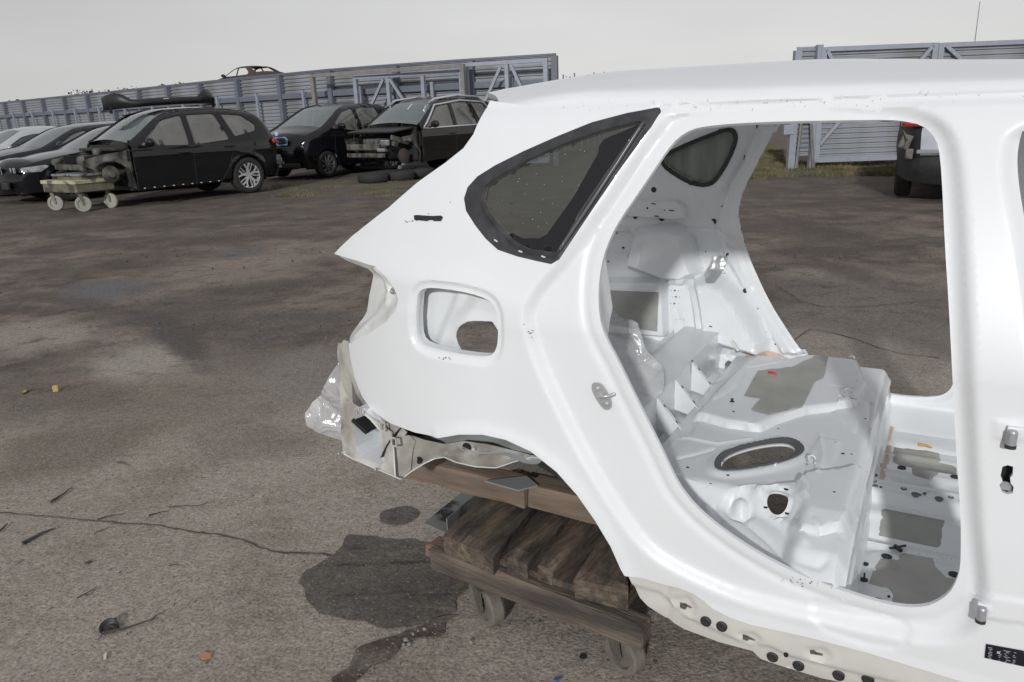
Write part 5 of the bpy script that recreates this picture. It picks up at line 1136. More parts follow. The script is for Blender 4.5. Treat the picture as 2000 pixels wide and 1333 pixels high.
D_, hwD = car('parked_coupe', 'silver coupe with pale roof and open dark window frames at the left edge', locD, HEAD, spS(SILV, win=[[(.72,.95),(.20,1.25),(-.10,1.31),(-.40,1.31),(-.46,.97)], [(-.55,.97),(-.50,1.30),(-.85,1.27),(-1.1,1.10)]], sideglass=CGL, rim=ALLOY, prof=[(p[0], p[1]+(.03 if p[2] == 'roof' else 0), p[2]) for p in sed]))
for s_ in (-1, 1): headlamp(D_, hwD, 1.78, 2.22, .60, .76, s_, mat('old_lens', (.5, .5, .42), .2))
# ---- the electric hatchback with blue-rimmed grilles
hat = [(1.86,.28,'front_end'),(1.94,.52,'front_end'),(1.90,.88,'front_end'),(1.78,1.05,'bonnet'),(1.30,1.20,'windscreen'),(.45,1.66,'roof'),(-.0,1.74,'roof'),(-.8,1.75,'roof'),(-1.4,1.68,'roof'),(-1.62,1.56,'rear_window'),(-1.88,1.12,'tailgate'),(-1.98,.85,'tailgate'),(-1.98,.5,'bumper'),(-1.85,.28,'bumper')]
HPT = paint('black_hatchback_paint', (.016, .017, .022), .18, .3)
gE = wz(640, 347); HE = HEAD+rad(9); locE = placed(gE.x, gE.y, HE, 1.25, .80)
E_, hwE = car('parked_hatchback', 'black hatchback with two blue-rimmed grilles and a smashed near side', locE, HE, dict(prof=hat, nose=.10, W=1.80, belt=1.10, H=1.75, paint=HPT, win=[[(1.05,1.18),(.48,1.56),(.05,1.65),(.02,1.08)], [(-.10,1.07),(-.06,1.66),(-.85,1.66),(-1.0,1.30),(-.7,1.15)]], arches=[(1.25, 1, 1), (-1.28, 1, 1)], r=.33, sill=.24, style='turbine', rim=ALLOYG, cab=(.9, -1.6), seats=(.1, -.7), mirror=(.85, 1.16), doorlines=[[(1.0,.32),(.95,1.02)], [(-.07,.3),(-.07,1.0)]], tumble=.22))
for s_ in (-1, 1):
    def gr(bm, s_=s_, r_=.017, off_=2.11):
        L_ = [(.05, 1.00), (.36, 1.01), (.43, .95), (.40, .84), (.11, .83), (.04, .90)]; tube(bm, [(off_-.02*(y > .2), s_*y, z) for y, z in L_+L_[:1]], r_, 6)
    add(E_, 'grille_rim', BLUE, gr)
    add(E_, 'grille', BLKP, lambda bm, s_=s_: bx(bm, (2.07, s_*.23, .92), (.03, .34, .14), Matrix.Rotation(rad(-s_*4), 3, 'Z'), .02))
    add(E_, 'fog_strip', clipm, lambda bm, s_=s_: bx(bm, (2.10, s_*.12+.05, .50), (.015, .014, .10)))
add(E_, 'badge', mat('badge_blue_white', (.5, .6, .75), .3), lambda bm: lathe(bm, [(.05, 2.0), (.045, 2.02), (.001, 2.025)], 16, 'x', (0, 0, 1.09)))
add(E_, 'front_skirt', BLKP, lambda bm: bx(bm, (2.02, 0, .34), (.10, 1.35, .12), None, .03))
add(E_, 'torn_door_frame', GRIMY, lambda bm: (tube(bm, [(.35, .83, 1.30), (.20, .86, 1.1), (.28, .90, .9), (.1, .91, .72)], .03, 6), tube(bm, [(.05, .86, 1.35), (.1, .88, 1.1), (-.05, .92, .85)], .025, 6), bx(bm, (.45, .88, .82), (.28, .05, .35), Matrix.Rotation(.4, 3, 'Y'), .02), bx(bm, (.15, .9, .62), (.2, .06, .2), Matrix.Rotation(.9, 3, 'Y'), .02)))
add(E_, 'side_airbag', mat('airbag_beige', (.38, .38, .33), .8, var=.2, vscale=4), lambda bm: bx(bm, (-.55, .60, 1.22), (.85, .05, .45), None, .02))
# grey board standing on the hatchback's far side
# ---- F: dark SUV with chrome window line and bare front wheels
sF = [(p[0]*1.06, p[1]*1.06, p[2]) for p in suv_prof]
gF = wz(800, 350); locF = placed(gF.x, gF.y, HEAD+rad(3), 1.46, .86)
wf = [[(x*1.06, z*1.06) for x, z in w_] for w_ in wins_suv]
F_, hwF = car('parked_suv', 'black SUV with bright window trim, roof rails and no front wheels', locF, HEAD+rad(3), dict(prof=sF, W=1.92, belt=1.08, H=1.80, paint=paint('dark_brown_paint', (.030, .027, .025), .2, .4), win=wf, wintrim=lift([(.98,1.10),(.34,1.545),(-.6,1.625),(-1.46,1.585),(-1.80,1.38),(-1.74,1.25),(-1.05,1.12)], 1.08, 1.17), arches=[(1.46, 0, 0), (-1.40, 1, 1)], r=.38, sill=.36, style='multi', rim=ALLOYG, cut=1.04, cab=(.95, -2.0), seats=(.0, -1.), mirror=(.76, 1.14), handles=[(-.02, .96), (-1.0, 1.02)], doorlines=[[(1.04,.42),(1.04,1.05)], [(-.18,.4),(-.18,1.08)]]))
for s_ in (-1, 1):
    apron(F_, s_, 1.04, .96, .40, 1.42); add(F_, 'roof_rail', CHROME, lambda bm, s_=s_: tube(bm, [(.42, s_*.63, 1.65), (.22, s_*.645, 1.76), (-.6, s_*.65, 1.84), (-1.4, s_*.64, 1.80), (-1.75, s_*.62, 1.70)], .032, 7), True)
add(F_, 'wing_remains', GRIMY, lambda bm: (bx(bm, (1.55, .72, .88), (.55, .05, .12), Matrix.Rotation(-.25, 3, 'Y'), .02),))
add(F_, 'bonnet_stub', F_.children[0].data.materials[0], lambda bm: bx(bm, (1.42, 0, 1.10), (.75, 1.5, .04), Matrix.Rotation(rad(6), 3, 'Y'), .015))
add(F_, 'headlamp', LENS, lambda bm: (bx(bm, (1.92, .62, .84), (.10, .28, .13), Matrix.Rotation(-.3, 3, 'Z'), .03), bx(bm, (1.93, .5, .68), (.08, .24, .08), None, .03)))
add(F_, 'engine', GRIMY, lambda bm: (bx(bm, (1.45, .05, .74), (.5, .8, .36), None, .06), bx(bm, (1.90, -.1, .74), (.08, 1.1, .14), None, .03)))
add(F_, 'front_cross_member', GRIMY, lambda bm: bar(bm, (1.95, -.60, .56), (1.95, .60, .56), .06, .09)); add(F_, 'brake_hub', RUSTM, lambda bm: lathe(bm, [(.17, .72), (.17, .74), (.06, .76)], 18, 'y', (1.46, 0, .52)))
add(F_, 'bulkhead', DARKIN, lambda bm: bx(bm, (1.05, 0, .78), (.05, 1.6, .74)))
for i, (fx, fy, zz_, lb) in enumerate(((2.35, .60, 0, 'loose tyre lying flat under the nose of the SUV with bright trim'), (1.72, .80, 0, 'loose tyre lying flat under the bare front arch of the brown-black SUV'), (1.0, .75, 0, 'dark tyre on the ground below the front door sill of the brown-black SUV'))):
    bm = bmesh.new(); lathe(bm, [(.20, .03), (.24, .0), (.31, .0), (.345, .05), (.345, .16), (.31, .21), (.24, .21), (.20, .18), (.21, .1), (.20, .03)], 28, 'z'); o = obj('loose_tyre', bm, TYRE, None, True)
    hF = HEAD+rad(3); o.location = (locF[0]+fx*math.cos(hF)-fy*math.sin(hF), locF[1]+fx*math.sin(hF)+fy*math.cos(hF), 0); tag(o, lb, 'tyre', 'loose tyres under the SUV')
for s_ in (1,): add(F_, 'roof_rack_foot', CHROME, lambda bm: (tube(bm, [(.46, .15, 1.66), (.66, .18, 1.53)], .02, 6), tube(bm, [(.48, .62, 1.60), (.62, .66, 1.50), (.60, .70, 1.45)], .022, 6)))
# ---- low silver car glimpsed between the dark SUV and the hatchback
locG = off(locE, .2, -5.6); locG = (locE[0]-2.2, locE[1]+5.0, 0)
car('parked_coupe', 'grey car glimpsed behind the tail of the dark SUV', locG, HEAD, spS(paint('mid_grey_paint', (.10, .11, .12), .25, .6)))
# ---- right: pale SUV seen from behind through the door opening
gH = wz(1762, 383); HH = rad(90-29)
PALE = paint('pale_silver_paint', (.50, .53, .58), .25, .3)
sH = [(p[0], p[1]*1.03, p[2]) for p in suv_prof]
locH = placed(gH.x, gH.y, HH, -1.31, .80)
H_, hwH = car('parked_suv', 'pale silver SUV seen from behind through the open door frame', locH, HH, dict(prof=sH, W=1.86, belt=1.05, H=1.65, paint=BLKP, mats={'tailgate': PALE, 'roof': PALE, 'spoiler': PALE, 'bumper': BLKP, 'bonnet': PALE}, win=wins_suv, arches=[(1.38, 1, 1), (-1.31, 1, 1)], r=.37, sill=.3, style='multi', rim=ALLOYD, cab=(.9, -1.8), seats=(.0,)), group=None)
add(H_, 'tail_lamp', REDD, lambda bm: bx(bm, (-2.22, .70, 1.10), (.16, .34, .17), Matrix.Rotation(rad(12), 3, 'Z'), .04)); add(H_, 'tail_lamp', REDD, lambda bm: bx(bm, (-2.22, -.70, 1.10), (.16, .34, .17), Matrix.Rotation(rad(-12), 3, 'Z'), .04))
add(H_, 'bumper_strip', mat('grey_strip', (.22, .23, .24), .5), lambda bm: bx(bm, (-2.36, 0, .70), (.05, 1.3, .05), None, .01)); add(H_, 'torn_wiring', GRIMY, lambda bm: (bx(bm, (-2.16, .80, .82), (.06, .14, .20), Matrix.Rotation(.3, 3, 'X'), .02), bx(bm, (-2.18, .74, .66), (.05, .1, .14), None, .02), tube(bm, [(-2.2, .84, .98), (-2.26, .78, .86), (-2.2, .82, .74)], .012, 5)))
# ---- burnt-out shell on top of the bank behind the fence
bk = [(x, z) for x, z in ((-9, 0), (-8, 1.6), (-6, 2.25), (6, 2.25), (8, 1.6), (9, 0))]
pW = wz(480, 300, 0); dW = Vector((pW.x, pW.y, 0)).normalized()
WL = wplane(482, 131, Vector((0, 43, 0)), Vector((0, 1, 0)))
vs = [(x*s2, y, z) for y, s2 in ((-2.4, 1.1), (-1.4, 1), (1.4, 1), (2.4, 1.1)) for x, z in bk]
vs = [(x, y, (0 if abs(y) > 2 else z*(WL.z-1.44)/2.25+0)) for x, y, z in vs]
eb = tag(pyd('earth_bank', vs, [(j*6+i, j*6+i+1, (j+1)*6+i+1, (j+1)*6+i) for j in range(3) for i in range(5)], mat('bank_earth', (.09, .075, .06), .95, var=.3, vscale=2), None), kind='structure')
eb.location = (WL.x, WL.y, 0); eb.rotation_euler = (0, 0, rad(-37))
spW = spS(RUSTM, glass=False, win=[[(.80,.97),(.20,1.30),(-.22,1.36),(-.25,.97)], [(-.32,.97),(-.30,1.36),(-.85,1.35),(-1.25,1.10),(-1.2,.99)]], arches=[(1.42, 1, 0), (-1.39, 1, 0)])
car('burnt_car_shell', 'rusty burnt-out car shell showing its bare roof above the fence', (WL.x, WL.y, WL.z-1.44), rad(-37+180), spW, group=None)

# ================================================================== fences and gates
FSL = mat('grey_blue_fence_steel', (.30, .315, .345), .45, metal=.2, var=.18, vscale=1.3, col2=(.235, .235, .235), mix=(.5, .7), mscale=.8)
FPO = mat('fence_post_steel', (.15, .165, .20), .5, metal=.2, var=.1)
FPL = mat('pale_fence_frame', (.30, .33, .385), .5, metal=.2, var=.1)
FRU = mat('rusty_frame', (.20, .20, .20), .7, var=.2, col2=(.21, .18, .15), mix=(.5, .6), mscale=6)
def slat_mesh(w_, h_, nm='slat'):
    # one folded steel board: two flats and a groove
    sec = [(0, 0), (-.042, .10*h_), (-.045, .58*h_), (0, .70*h_), (.002, h_)]
    vs = []
    for x in (0, w_):
        for y, z in sec: vs.append((x, y, z))
    n = len(sec); fs = [(j, n+j, n+j+1, j+1) for j in range(n-1)]
    vs += [(x, y+.03, z) for x, y, z in vs[:]]; fs += [tuple(q+2*n for q in f[::-1]) for f in fs[:]]
    me = bpy.data.meshes.new(nm); me.from_pydata(vs, [], fs); me.materials.append(FSL); return me
def fence_run(root, P, H, pitch, wmax=60, post=FPO, base=.05):
    """boards between consecutive points P (2-D); each board is a part for the first bays, the rest joined"""
    cnt = 0
    for i in range(len(P)-1):
        a, b = Vector((*P[i], 0)), Vector((*P[i+1], 0)); d = b-a; ang = math.atan2(d.y, d.x); n = int((H-base)/pitch); hh = (H-base)/n
        if cnt+n <= wmax:
            me = slat_mesh(d.length, hh)
            for k in range(n):
                o = bpy.data.objects.new('slat', me); COL.objects.link(o); o.parent = root; o.location = (a.x, a.y, base+k*hh+.002*(k % 2)); o.rotation_euler = (0, 0, ang)
            cnt += n
        else:
            bm = bmesh.new(); me0 = slat_mesh(d.length, hh)
            for k in range(n):
                s0 = len(bm.verts); bm.from_mesh(me0); bm.verts.ensure_lookup_table(); bmesh.ops.translate(bm, verts=bm.verts[s0:], vec=(0, 0, base+k*hh))
            o = obj('slats', bm, FSL, root); o.location = a; o.rotation_euler = (0, 0, ang); tag(o, kind='stuff')
def arc(P, s):  # point at distance s on polyline
    for a, b in zip(P[:-1], P[1:]):
        L_ = math.dist(a, b)
        if s <= L_: return (a[0]+(b[0]-a[0])*s/L_, a[1]+(b[1]-a[1])*s/L_)
        s -= L_
    return P[-1]
# left fence: line taken from its top edge (2.9 m high)
HF = 2.75
tops = [wz(x, y, HF) for x, y in ((1085,108),(985,112),(870,121),(735,129),(600,139),(400,160),(212,181),(0,203))]
LF = [(p.x, p.y) for p in tops]; a0 = np.array(LF[0]); 
dirv = np.array(LF[6])-a0; dirv /= np.linalg.norm(dirv)
LFs = []                      # straighten a little: blend with the chord
for p in LF: q = a0+dirv*((np.array(p)-a0)@dirv); LFs.append(tuple(np.array(p)*.75+q*.25))
LFs.append(tuple(np.array(LFs[-1])+(np.array(LFs[-1])-np.array(LFs[-2]))/np.linalg.norm(np.array(LFs[-1])-np.array(LFs[-2]))*22))
LFs[0] = tuple(a0)
lfence = thing('left_fence', 'long grey-blue slatted steel fence running behind the parked cars on the left', 'fence', (0, 0, 0)); lfence.name = 'slatted_fence'
tot = sum(math.dist(a, b) for a, b in zip(LFs[:-1], LFs[1:])); step = 2.35; nb = int(tot/step)
bays = [arc(LFs, step*i) for i in range(nb+1)]
fence_run(lfence, bays, HF, .108, 290)
for i, p in enumerate(bays):
    d = np.array(bays[min(i+1, nb)])-np.array(bays[max(i-1, 0)]); ang = math.atan2(d[1], d[0]); nrm = np.array([-d[1], d[0]])/np.linalg.norm(d); 
    if nrm[1] > 0: nrm = -nrm
    q = np.array(p)+nrm*.10
    add(lfence, 'post', FPO, lambda bm: bx(bm, (q[0], q[1], HF/2-.02), (.16, .14, HF), Matrix.Rotation(ang, 3, 'Z')))
    if i < nb:
        p2 = np.array(bays[i+1]); mid = (np.array(p)+p2)/2; L_ = math.dist(p, p2); an2 = math.atan2(*(p2-np.array(p))[::-1])
        add(lfence, 'rail', FPO, lambda bm: bx(bm, (mid[0]+nrm[0]*.12, mid[1]+nrm[1]*.12, HF*.765), (L_-.17, .06, .15), Matrix.Rotation(an2, 3, 'Z')))
        add(lfence, 'top_cap', FPO, lambda bm: bx(bm, (mid[0], mid[1], HF+.02), (L_, .12, .05), Matrix.Rotation(an2, 3, 'Z')))
        add(lfence, 'slim_post', FPL, lambda bm: bx(bm, (mid[0]+nrm[0]*.20, mid[1]+nrm[1]*.20, HF*.41), (.09, .07, HF*.82), Matrix.Rotation(an2, 3, 'Z')))
# open gate leaves folded back along the fence
def along(x, dn=.5):   # point on the fence line at image column x
    best = None
    for a, b in zip(LFs[:-1], LFs[1:]):
        for t in np.linspace(0, 1, 60):
            p = (a[0]*(1-t)+b[0]*t, a[1]*(1-t)+b[1]*t); v = Vector((p[0], p[1], 2.2))-CAMP; px = 1000+FPX*v.dot(CR)/v.dot(_f)
            if best is None or abs(px-x) < best[0]: best = (abs(px-x), p, (np.array(b)-np.array(a)))
    p, d = best[1], best[2]; nrm = np.array([-d[1], d[0]])/np.linalg.norm(d); nrm = -nrm if nrm[1] > 0 else nrm
    return Vector((p[0]+nrm[0]*dn, p[1]+nrm[1]*dn, 0))
def leaf(name, label, A_, B_, h, z0, frm, braces, slats=True, mids=()):
    root = thing(name, label, 'gate', A_, 0, None); A2 = Vector((0, 0, 0)); B2 = B_-A_; d = B2.normalized(); an = math.atan2(d.y, d.x); L_ = B2.length
    for t in (0, 1): add(root, 'gate_post', frm, lambda bm: bx(bm, (B2.x*t, B2.y*t, z0+h/2), (.11, .11, h), Matrix.Rotation(an, 3, 'Z')))
    for z in (z0+.04, z0+h-.04): add(root, 'gate_rail', frm, lambda bm: bx(bm, (B2.x/2, B2.y/2, z), (L_-.115, .09, .09), Matrix.Rotation(an, 3, 'Z')))
    for t in mids: add(root, 'gate_post', frm, lambda bm: bx(bm, (B2.x*t, B2.y*t, z0+h/2), (.10, .10, h-.18), Matrix.Rotation(an, 3, 'Z')))
    n_ = Vector((d.y, -d.x, 0)); n_ = -n_ if n_.y > 0 else n_
    for (t0, zz0, t1, zz1) in braces: add(root, 'brace', frm, lambda bm: bar(bm, A2+B2*t0+Vector((0, 0, z0+h*zz0))+n_*.02, A2+B2*t1+Vector((0, 0, z0+h*zz1))+n_*.02, .07, .07))
    if slats:
        n = int((h-.1)/.105); hh = (h-.1)/n; me = slat_mesh(L_, hh); 
        for k in range(n):
            o = bpy.data.objects.new('slat', me); COL.objects.link(o); o.parent = root; o.location = (-n_.x*.08, -n_.y*.08, z0+.05+k*hh); o.rotation_euler = (0, 0, an)
    return root
leaf('steel_gate', 'open framed gate leaf with diagonal braces at the right end of the left fence', along(1070, .55), along(935, .55), 2.55, .1, FPL, [(.0, .2, .42, .95), (.55, .95, .95, .35)], False, (.48,))
leaf('steel_gate', 'pale braced gate frame leaning on the fence behind the black hatchback', along(925, .55), along(722, .6), 2.45, .05, FPL, [(.72, .95, 1.0, .4), (.66, .95, .38, .4)], False, (.35, .68))
leaf('frame', 'tall frame with rusty top bar in front of the slatted fence', along(938, .8), along(652, .85), 2.62, .0, FRU, [], False).name = 'rusty_frame'
# right fence and gates
def gp(x, y=322): p = wz(x, y); return p
R0 = Vector((6.62, 17.0, 0)); dR = Vector((1, -.03, 0)).normalized()
def atR(x, base=R0):      # point of the right-hand line at image column x (z about 1.5)
    best = min(((abs((lambda v: 1000+FPX*v.dot(CR)/v.dot(_f))(base+dR*t+Vector((0, 0, .1))-CAMP)-x), t) for t in np.linspace(-6, 30, 1500))); return base+dR*best[1]
g0, g1, g2 = atR(1541), atR(1582), atR(1800)
topz = lambda P, x, y: wplane(x, y, P, Vector((0, 1, 0))).z
hB = topz(g0, 1541, 93); hG1 = topz(g1, 1597, 90); hG2 = topz(g2, 1822, 82)
bay = thing('slatted_fence', 'short slatted fence bay left of the closed gates, right of the gap', 'fence', g0)
dd_ = g1-g0; n = int(hB/.105); me = slat_mesh(dd_.length+.1, (hB-.25)/n)
for k in range(n): o = bpy.data.objects.new('slat', me); COL.objects.link(o); o.parent = bay; o.location = (0, 0, .25+k*(hB-.25)/n)
for t, w_, h_ in ((-.04, .14, hB*.97), (1.0, .12, hB+.02)): add(bay, 'post', FPL, lambda bm: bx(bm, (dd_.x*t, -.10, h_/2), (w_, .14, h_)))
add(bay, 'prop', FRU, lambda bm: bar(bm, (dd_.x*.75, -.20, 1.0), (dd_.x*.95, -.30, .02), .045)); add(bay, 'prop', FRU, lambda bm: bar(bm, (dd_.x*.3, -.20, 1.0), (dd_.x*.1, -.30, .02), .045)); add(bay, 'prop', FRU, lambda bm: bar(bm, (dd_.x*.3, -.2, 1.0), (dd_.x*.45, -.2, hB*.85), .03)); add(bay, 'prop', FRU, lambda bm: bar(bm, (dd_.x*.75, -.2, 1.0), (dd_.x*.62, -.2, hB*.85), .03))
add(bay, 'cross_bar', FRU, lambda bm: bx(bm, (dd_.x*.5, -.2, 1.0), (dd_.x*.5, .04, .04)))
add(bay, 'low_panel', FPO, lambda bm: bx(bm, (dd_.x*.5, -.02, .62), (dd_.x*.75, .03, .45)))
add(bay, 'lock_box', FPL, lambda bm: bx(bm, (-.12, -.14, .82), (.22, .12, .20), None, .01))
leaf('steel_gate', 'closed slatted gate leaf with diagonal corner braces, seen above and through the door frame', g1+Vector((.08, -.12, 0)), g2+Vector((-.06, -.12, 0)), hG1-.16, .12, FPL, [(.02, .98, .30, .55), (.98, .98, .62, .55), (.02, .16, .42, .62), (.98, .16, .62, .58)])
g3 = g2+dR*4.4
leaf('steel_gate', 'taller slatted gate leaf at the right edge above the shell roof', g2+Vector((.06, -.12, 0)), g3+Vector((-.06, -.12, 0)), hG2-.16, .12, FPL, [(.02, .98, .30, .55), (.98, .98, .62, .55), (.02, .1, .4, .5)])
# spiked bars sticking up beyond the gap between the fences
for i, (x, h) in enumerate(((1100, 146), (1113, 150), (1122, 143), (1135, 150), (1148, 146), (1160, 142), (1171, 147), (1180, 141), (1215, 143), (1240, 140))):
    P_ = wplane(x, h, Vector((0, 30, 0)), Vector((0, 1, 0))); o = add(None, 'steel_bar', FPO, lambda bm: bar(bm, (0, 0, 0), (0, 0, P_.z), .05)); o.location = (P_.x, P_.y, 0)
    tag(o, 'thin upright steel bar showing above the roof line in the gap between the fences', 'steel bar', 'upright bars beyond the gap')
P_ = wplane(1914, 3, Vector((0, 60, 0)), Vector((0, 1, 0))); o = add(None, 'radio_mast', FPO, lambda bm: tube(bm, [(0, 0, 0), (0, 0, P_.z)], .05, 6, .02)); o.location = (P_.x, P_.y, 0); tag(o, 'very thin distant mast rising above the right-hand gate', 'mast')

# ---- distant wood behind the left fence
LEAF = mat('wood_foliage', (.055, .065, .045), .8, var=.4, vscale=.8, col2=(.09, .085, .06), mix=(.4, .6), mscale=.5)
def far_wood():
    rn = random.Random(5); vs = []; fs = []
    for i in range(210):
        t = i/209; x0 = -110+t*220; y0 = 150+rn.uniform(-6, 6); hh = rn.uniform(4.5, 7.0); ww = rn.uniform(2.0, 4.0)
        if -80 < x0 < -57: hh = rn.uniform(7.4, 8.9)-max(0, -70-x0)*.10
        for k in range(420):
            a, b, r_ = rn.uniform(0, 6.283), rn.uniform(-1, 1), rn.random()**.4; p = Vector((x0+ww*r_*math.cos(a)*math.sqrt(1-b*b), y0+ww*r_*math.sin(a)*math.sqrt(1-b*b), hh*.55+hh*.48*b*r_)); s_ = rn.uniform(.12, .34)
            n_ = Vector((rn.gauss(0, 1), rn.gauss(0, 1), rn.gauss(0, 1))).normalized(); u_ = n_.orthogonal().normalized()*s_; w_ = n_.cross(u_); k0 = len(vs); vs += [p+u_, p+w_, p-u_*.8, p-w_]; fs.append((k0, k0+1, k0+2, k0+3))
    return pyd('far_wood', vs, fs, LEAF)
fw = far_wood(); tag(fw, 'low distant line of trees showing above the left fence', 'trees', kind='stuff')

# ---- grass and moss
GR = mat('grass', (.10, .11, .04), .8, var=.4, vscale=3, col2=(.19, .155, .085), mix=(.40, .58), mscale=2)
def grass(name, label, pxs, n, seed, hmax=.06, thr=.0):
    rn = random.Random(seed); vs = []; fs = []
    for (x0, x1, y0, y1, wgt) in pxs:
        for _ in range(int(n*wgt)):
            p = wz(rn.uniform(x0, x1), rn.uniform(y0, y1)); 
            if noise.noise(Vector((p.x*1.1, p.y*1.1, seed))) < thr+rn.uniform(-.2, .2): continue
            h = rn.uniform(.3, 1)*hmax; w_ = rn.uniform(.004, .012); a = rn.uniform(0, 6.283); lx, ly = rn.gauss(0, .35)*h*1.4, rn.gauss(0, .35)*h*1.4; k0 = len(vs)
            vs += [(p.x-w_*math.cos(a), p.y-w_*math.sin(a), -.03), (p.x+w_*math.cos(a), p.y+w_*math.sin(a), -.03), (p.x+lx, p.y+ly, h)]; fs.append((k0, k0+1, k0+2))
    o = pyd(name, vs, fs, GR); return tag(o, label, 'grass', kind='stuff')
grass('grass', 'patch of short grass and moss in front of the hatchback', [(530, 860, 352, 384, 1.)], 16000, 1, .04, .16)
grass('grass', 'strip of dry green grass below the closed gates', [(1400, 1760, 318, 345, 1.), (1470, 1530, 285, 320, .7), (1300, 1500, 316, 350, .6)], 30000, 2, .10, -.05)
SOIL = mat('mossy_soil', (.095, .10, .045), .95, var=.3, vscale=2, bump=.4, bscale=12, col2=(.10, .082, .066), mix=(.36, .5), mscale=1.4)
def gpatch(px, z): 
    L_ = chaikin([tuple(wz(x, y, 0))[:2] for x, y in px], 2); L_ = [(p[0]+noise.noise(Vector((p[0]*2, p[1]*2, 0)))*.5, p[1]+noise.noise(Vector((p[0]*2, p[1]*2, 7)))*.5) for p in resamp(L_, .15)]
    def fn(V):
        zz_ = np.array([min(1, max(0, (y-4.5)/2))*min(1, max(0, (24-y)/2))*min(1, max(0, 12-x))*min(1, max(0, x+10))*(noise.noise(Vector((x*.5, y*.9, 0)))*.028+noise.noise(Vector((x*1.7, y*2.6, 3)))*.014-.01) for x, y in V]); return np.column_stack([V, zz_+z-.016*ss(-pdist(V, L_), -.25, 0)])
    return tag(sheet('moss_patch', L_, fn, .2, m=SOIL), kind='structure')
gpatch([(540,378),(600,384),(700,378),(800,368),(850,360),(820,350),(700,350),(560,352)], .012)
gpatch([(1380,335),(1480,343),(1600,346),(1740,343),(1760,330),(1740,321),(1600,322),(1530,322),(1520,290),(1480,285),(1400,310)], .012)

# ================================================================== litter on the ground
STICK = mat('twig_bark', (.075, .058, .045), .9, var=.3); STICKG = mat('grey_strip_litter', (.06, .062, .065), .7); STRAW = mat('straw', (.34, .27, .12), .8)
def twig(px, r_, m_, label, name='twig', cat='twig', r2=None, branches=()):
    P_ = [wz(x, y) for x, y in px]; bm = bmesh.new(); rn = random.Random(int(px[0][0])); pts = []
    for i in range(len(P_)-1):
        for k in range(4): p = P_[i].lerp(P_[i+1], k/4); pts.append(p+Vector((rn.gauss(0, .0015), rn.gauss(0, .0015), r_*1.1+.002+abs(rn.gauss(0, .001)))))
    pts.append(P_[-1]+Vector((0, 0, r_+.002))); tube(bm, pts, r_, 6, r2 if r2 is not None else r_*.4)
    for b in branches: tube(bm, [wz(*b[0])+Vector((0, 0, .006)), (wz(*b[0])+wz(*b[1]))/2+Vector((0, 0, .012)), wz(*b[1])+Vector((0, 0, .004))], r_*.5, 5, r_*.2)
    return tag(obj(name, bm, m_, None, True), label, cat, 'twigs and strips lying on the yard ground')
def flat(px, m_, label, name, cat, h=.003):
    bm = bmesh.new(); a = [bm.verts.new(wz(x, y, 0)+Vector((0, 0, .004))) for x, y in px]; b = [bm.verts.new(v.co+Vector((0, 0, h))) for v in a]; n = len(a); bm.faces.new(b); bm.faces.new(a[::-1])
    for i in range(n): bm.faces.new((a[i], a[(i+1) % n], b[(i+1) % n], b[i]))
    bmesh.ops.recalc_face_normals(bm, faces=bm.faces); return tag(obj(name, bm, m_), label, cat)
twig([(205,1240),(240,1234),(300,1214)], .0045, STICK, 'forked brown twig beside the curled dark scrap', branches=(((215, 1238), (192, 1252)), ((230, 1235), (205, 1222)), ((225, 1236), (236, 1222)), ((296, 1216), (325, 1195))))
twig([(100,985),(118,972),(143,956)], .005, STICK, 'dark bark strip above the crack in the near concrete'); twig([(190,1017),(215,1011),(240,1007)], .003, STICK, 'thin dark twig lying along the crack')
twig([(292,1010),(312,1004),(330,1002)], .0032, STICK, 'short brown twig just above the crack'); twig([(330,993),(385,990),(415,981)], .0018, STICK, 'very thin curved twig right of the brown twig')
twig([(183,1045),(200,1038),(215,1032)], .0018, STICK, 'fine reddish twig just below the crack'); twig([(230,905),(240,907),(251,911)], .003, STICK, 'short dark twig alone on the pale concrete')
twig([(45,1067),(75,1050),(110,1036)], .007, STICKG, 'flat grey rubber strip below the crack at the left', 'rubber_strip', 'strip', .003); twig([(150,1170),(175,1158),(190,1149)], .0018, STICK, 'fine twig on the lower left concrete')
twig([(42,1047),(55,1038),(78,1036)], .0012, STRAW, 'pale straw above the grey rubber strip', 'straw', 'straw'); twig([(370,1053),(385,1050),(398,1045)], .0012, STRAW, 'pale straw beside the small green scrap on the crack', 'straw', 'straw')
twig([(45,772),(60,764),(80,762)], .004, STICK, 'dark twig left of the yellow block'); twig([(0,1040),(8,1034),(15,1025)], .004, STICK, 'dark twig end at the left edge')
twig([(166,1166),(176,1165)], .003, STICK, 'tiny twig on the lower left concrete'); twig([(330,1108),(348,1105)], .0016, STICK, 'tiny thin twig below the middle of the crack')
flat([(165,1102),(178,1098),(182,1100),(172,1104)], STICK, 'small dark leaf below the grey rubber strip', 'leaf', 'leaf'); flat([(392,1283),(402,1278),(412,1281),(413,1287),(402,1292),(393,1290)], mat('orange_leaf', (.45, .20, .09), .8, var=.2), 'orange leaf flat on the near concrete', 'leaf', 'leaf')
flat([(203,1282),(210,1278),(208,1290),(203,1293)], mat('white_scrap', (.6, .58, .5), .5), 'tiny pale wrapper scrap near the lower left corner', 'scrap', 'scrap')
flat([(1080+0,1332),(1092,1326),(1098,1327),(1088,1333)], mat('blue_scrap', (.05, .09, .30), .5), 'thin blue plastic scrap by the lower edge', 'scrap', 'scrap')
p = wz(110, 765); o = add(None, 'yellow_block', mat('ochre_block', (.48, .36, .13), .8, var=.15), lambda bm: bx(bm, (0, 0, .018), (.028, .024, .034), None, .003)); o.location = p; o.rotation_euler = (0, 0, .3); tag(o, 'small ochre cube-shaped block on the left ground', 'block')
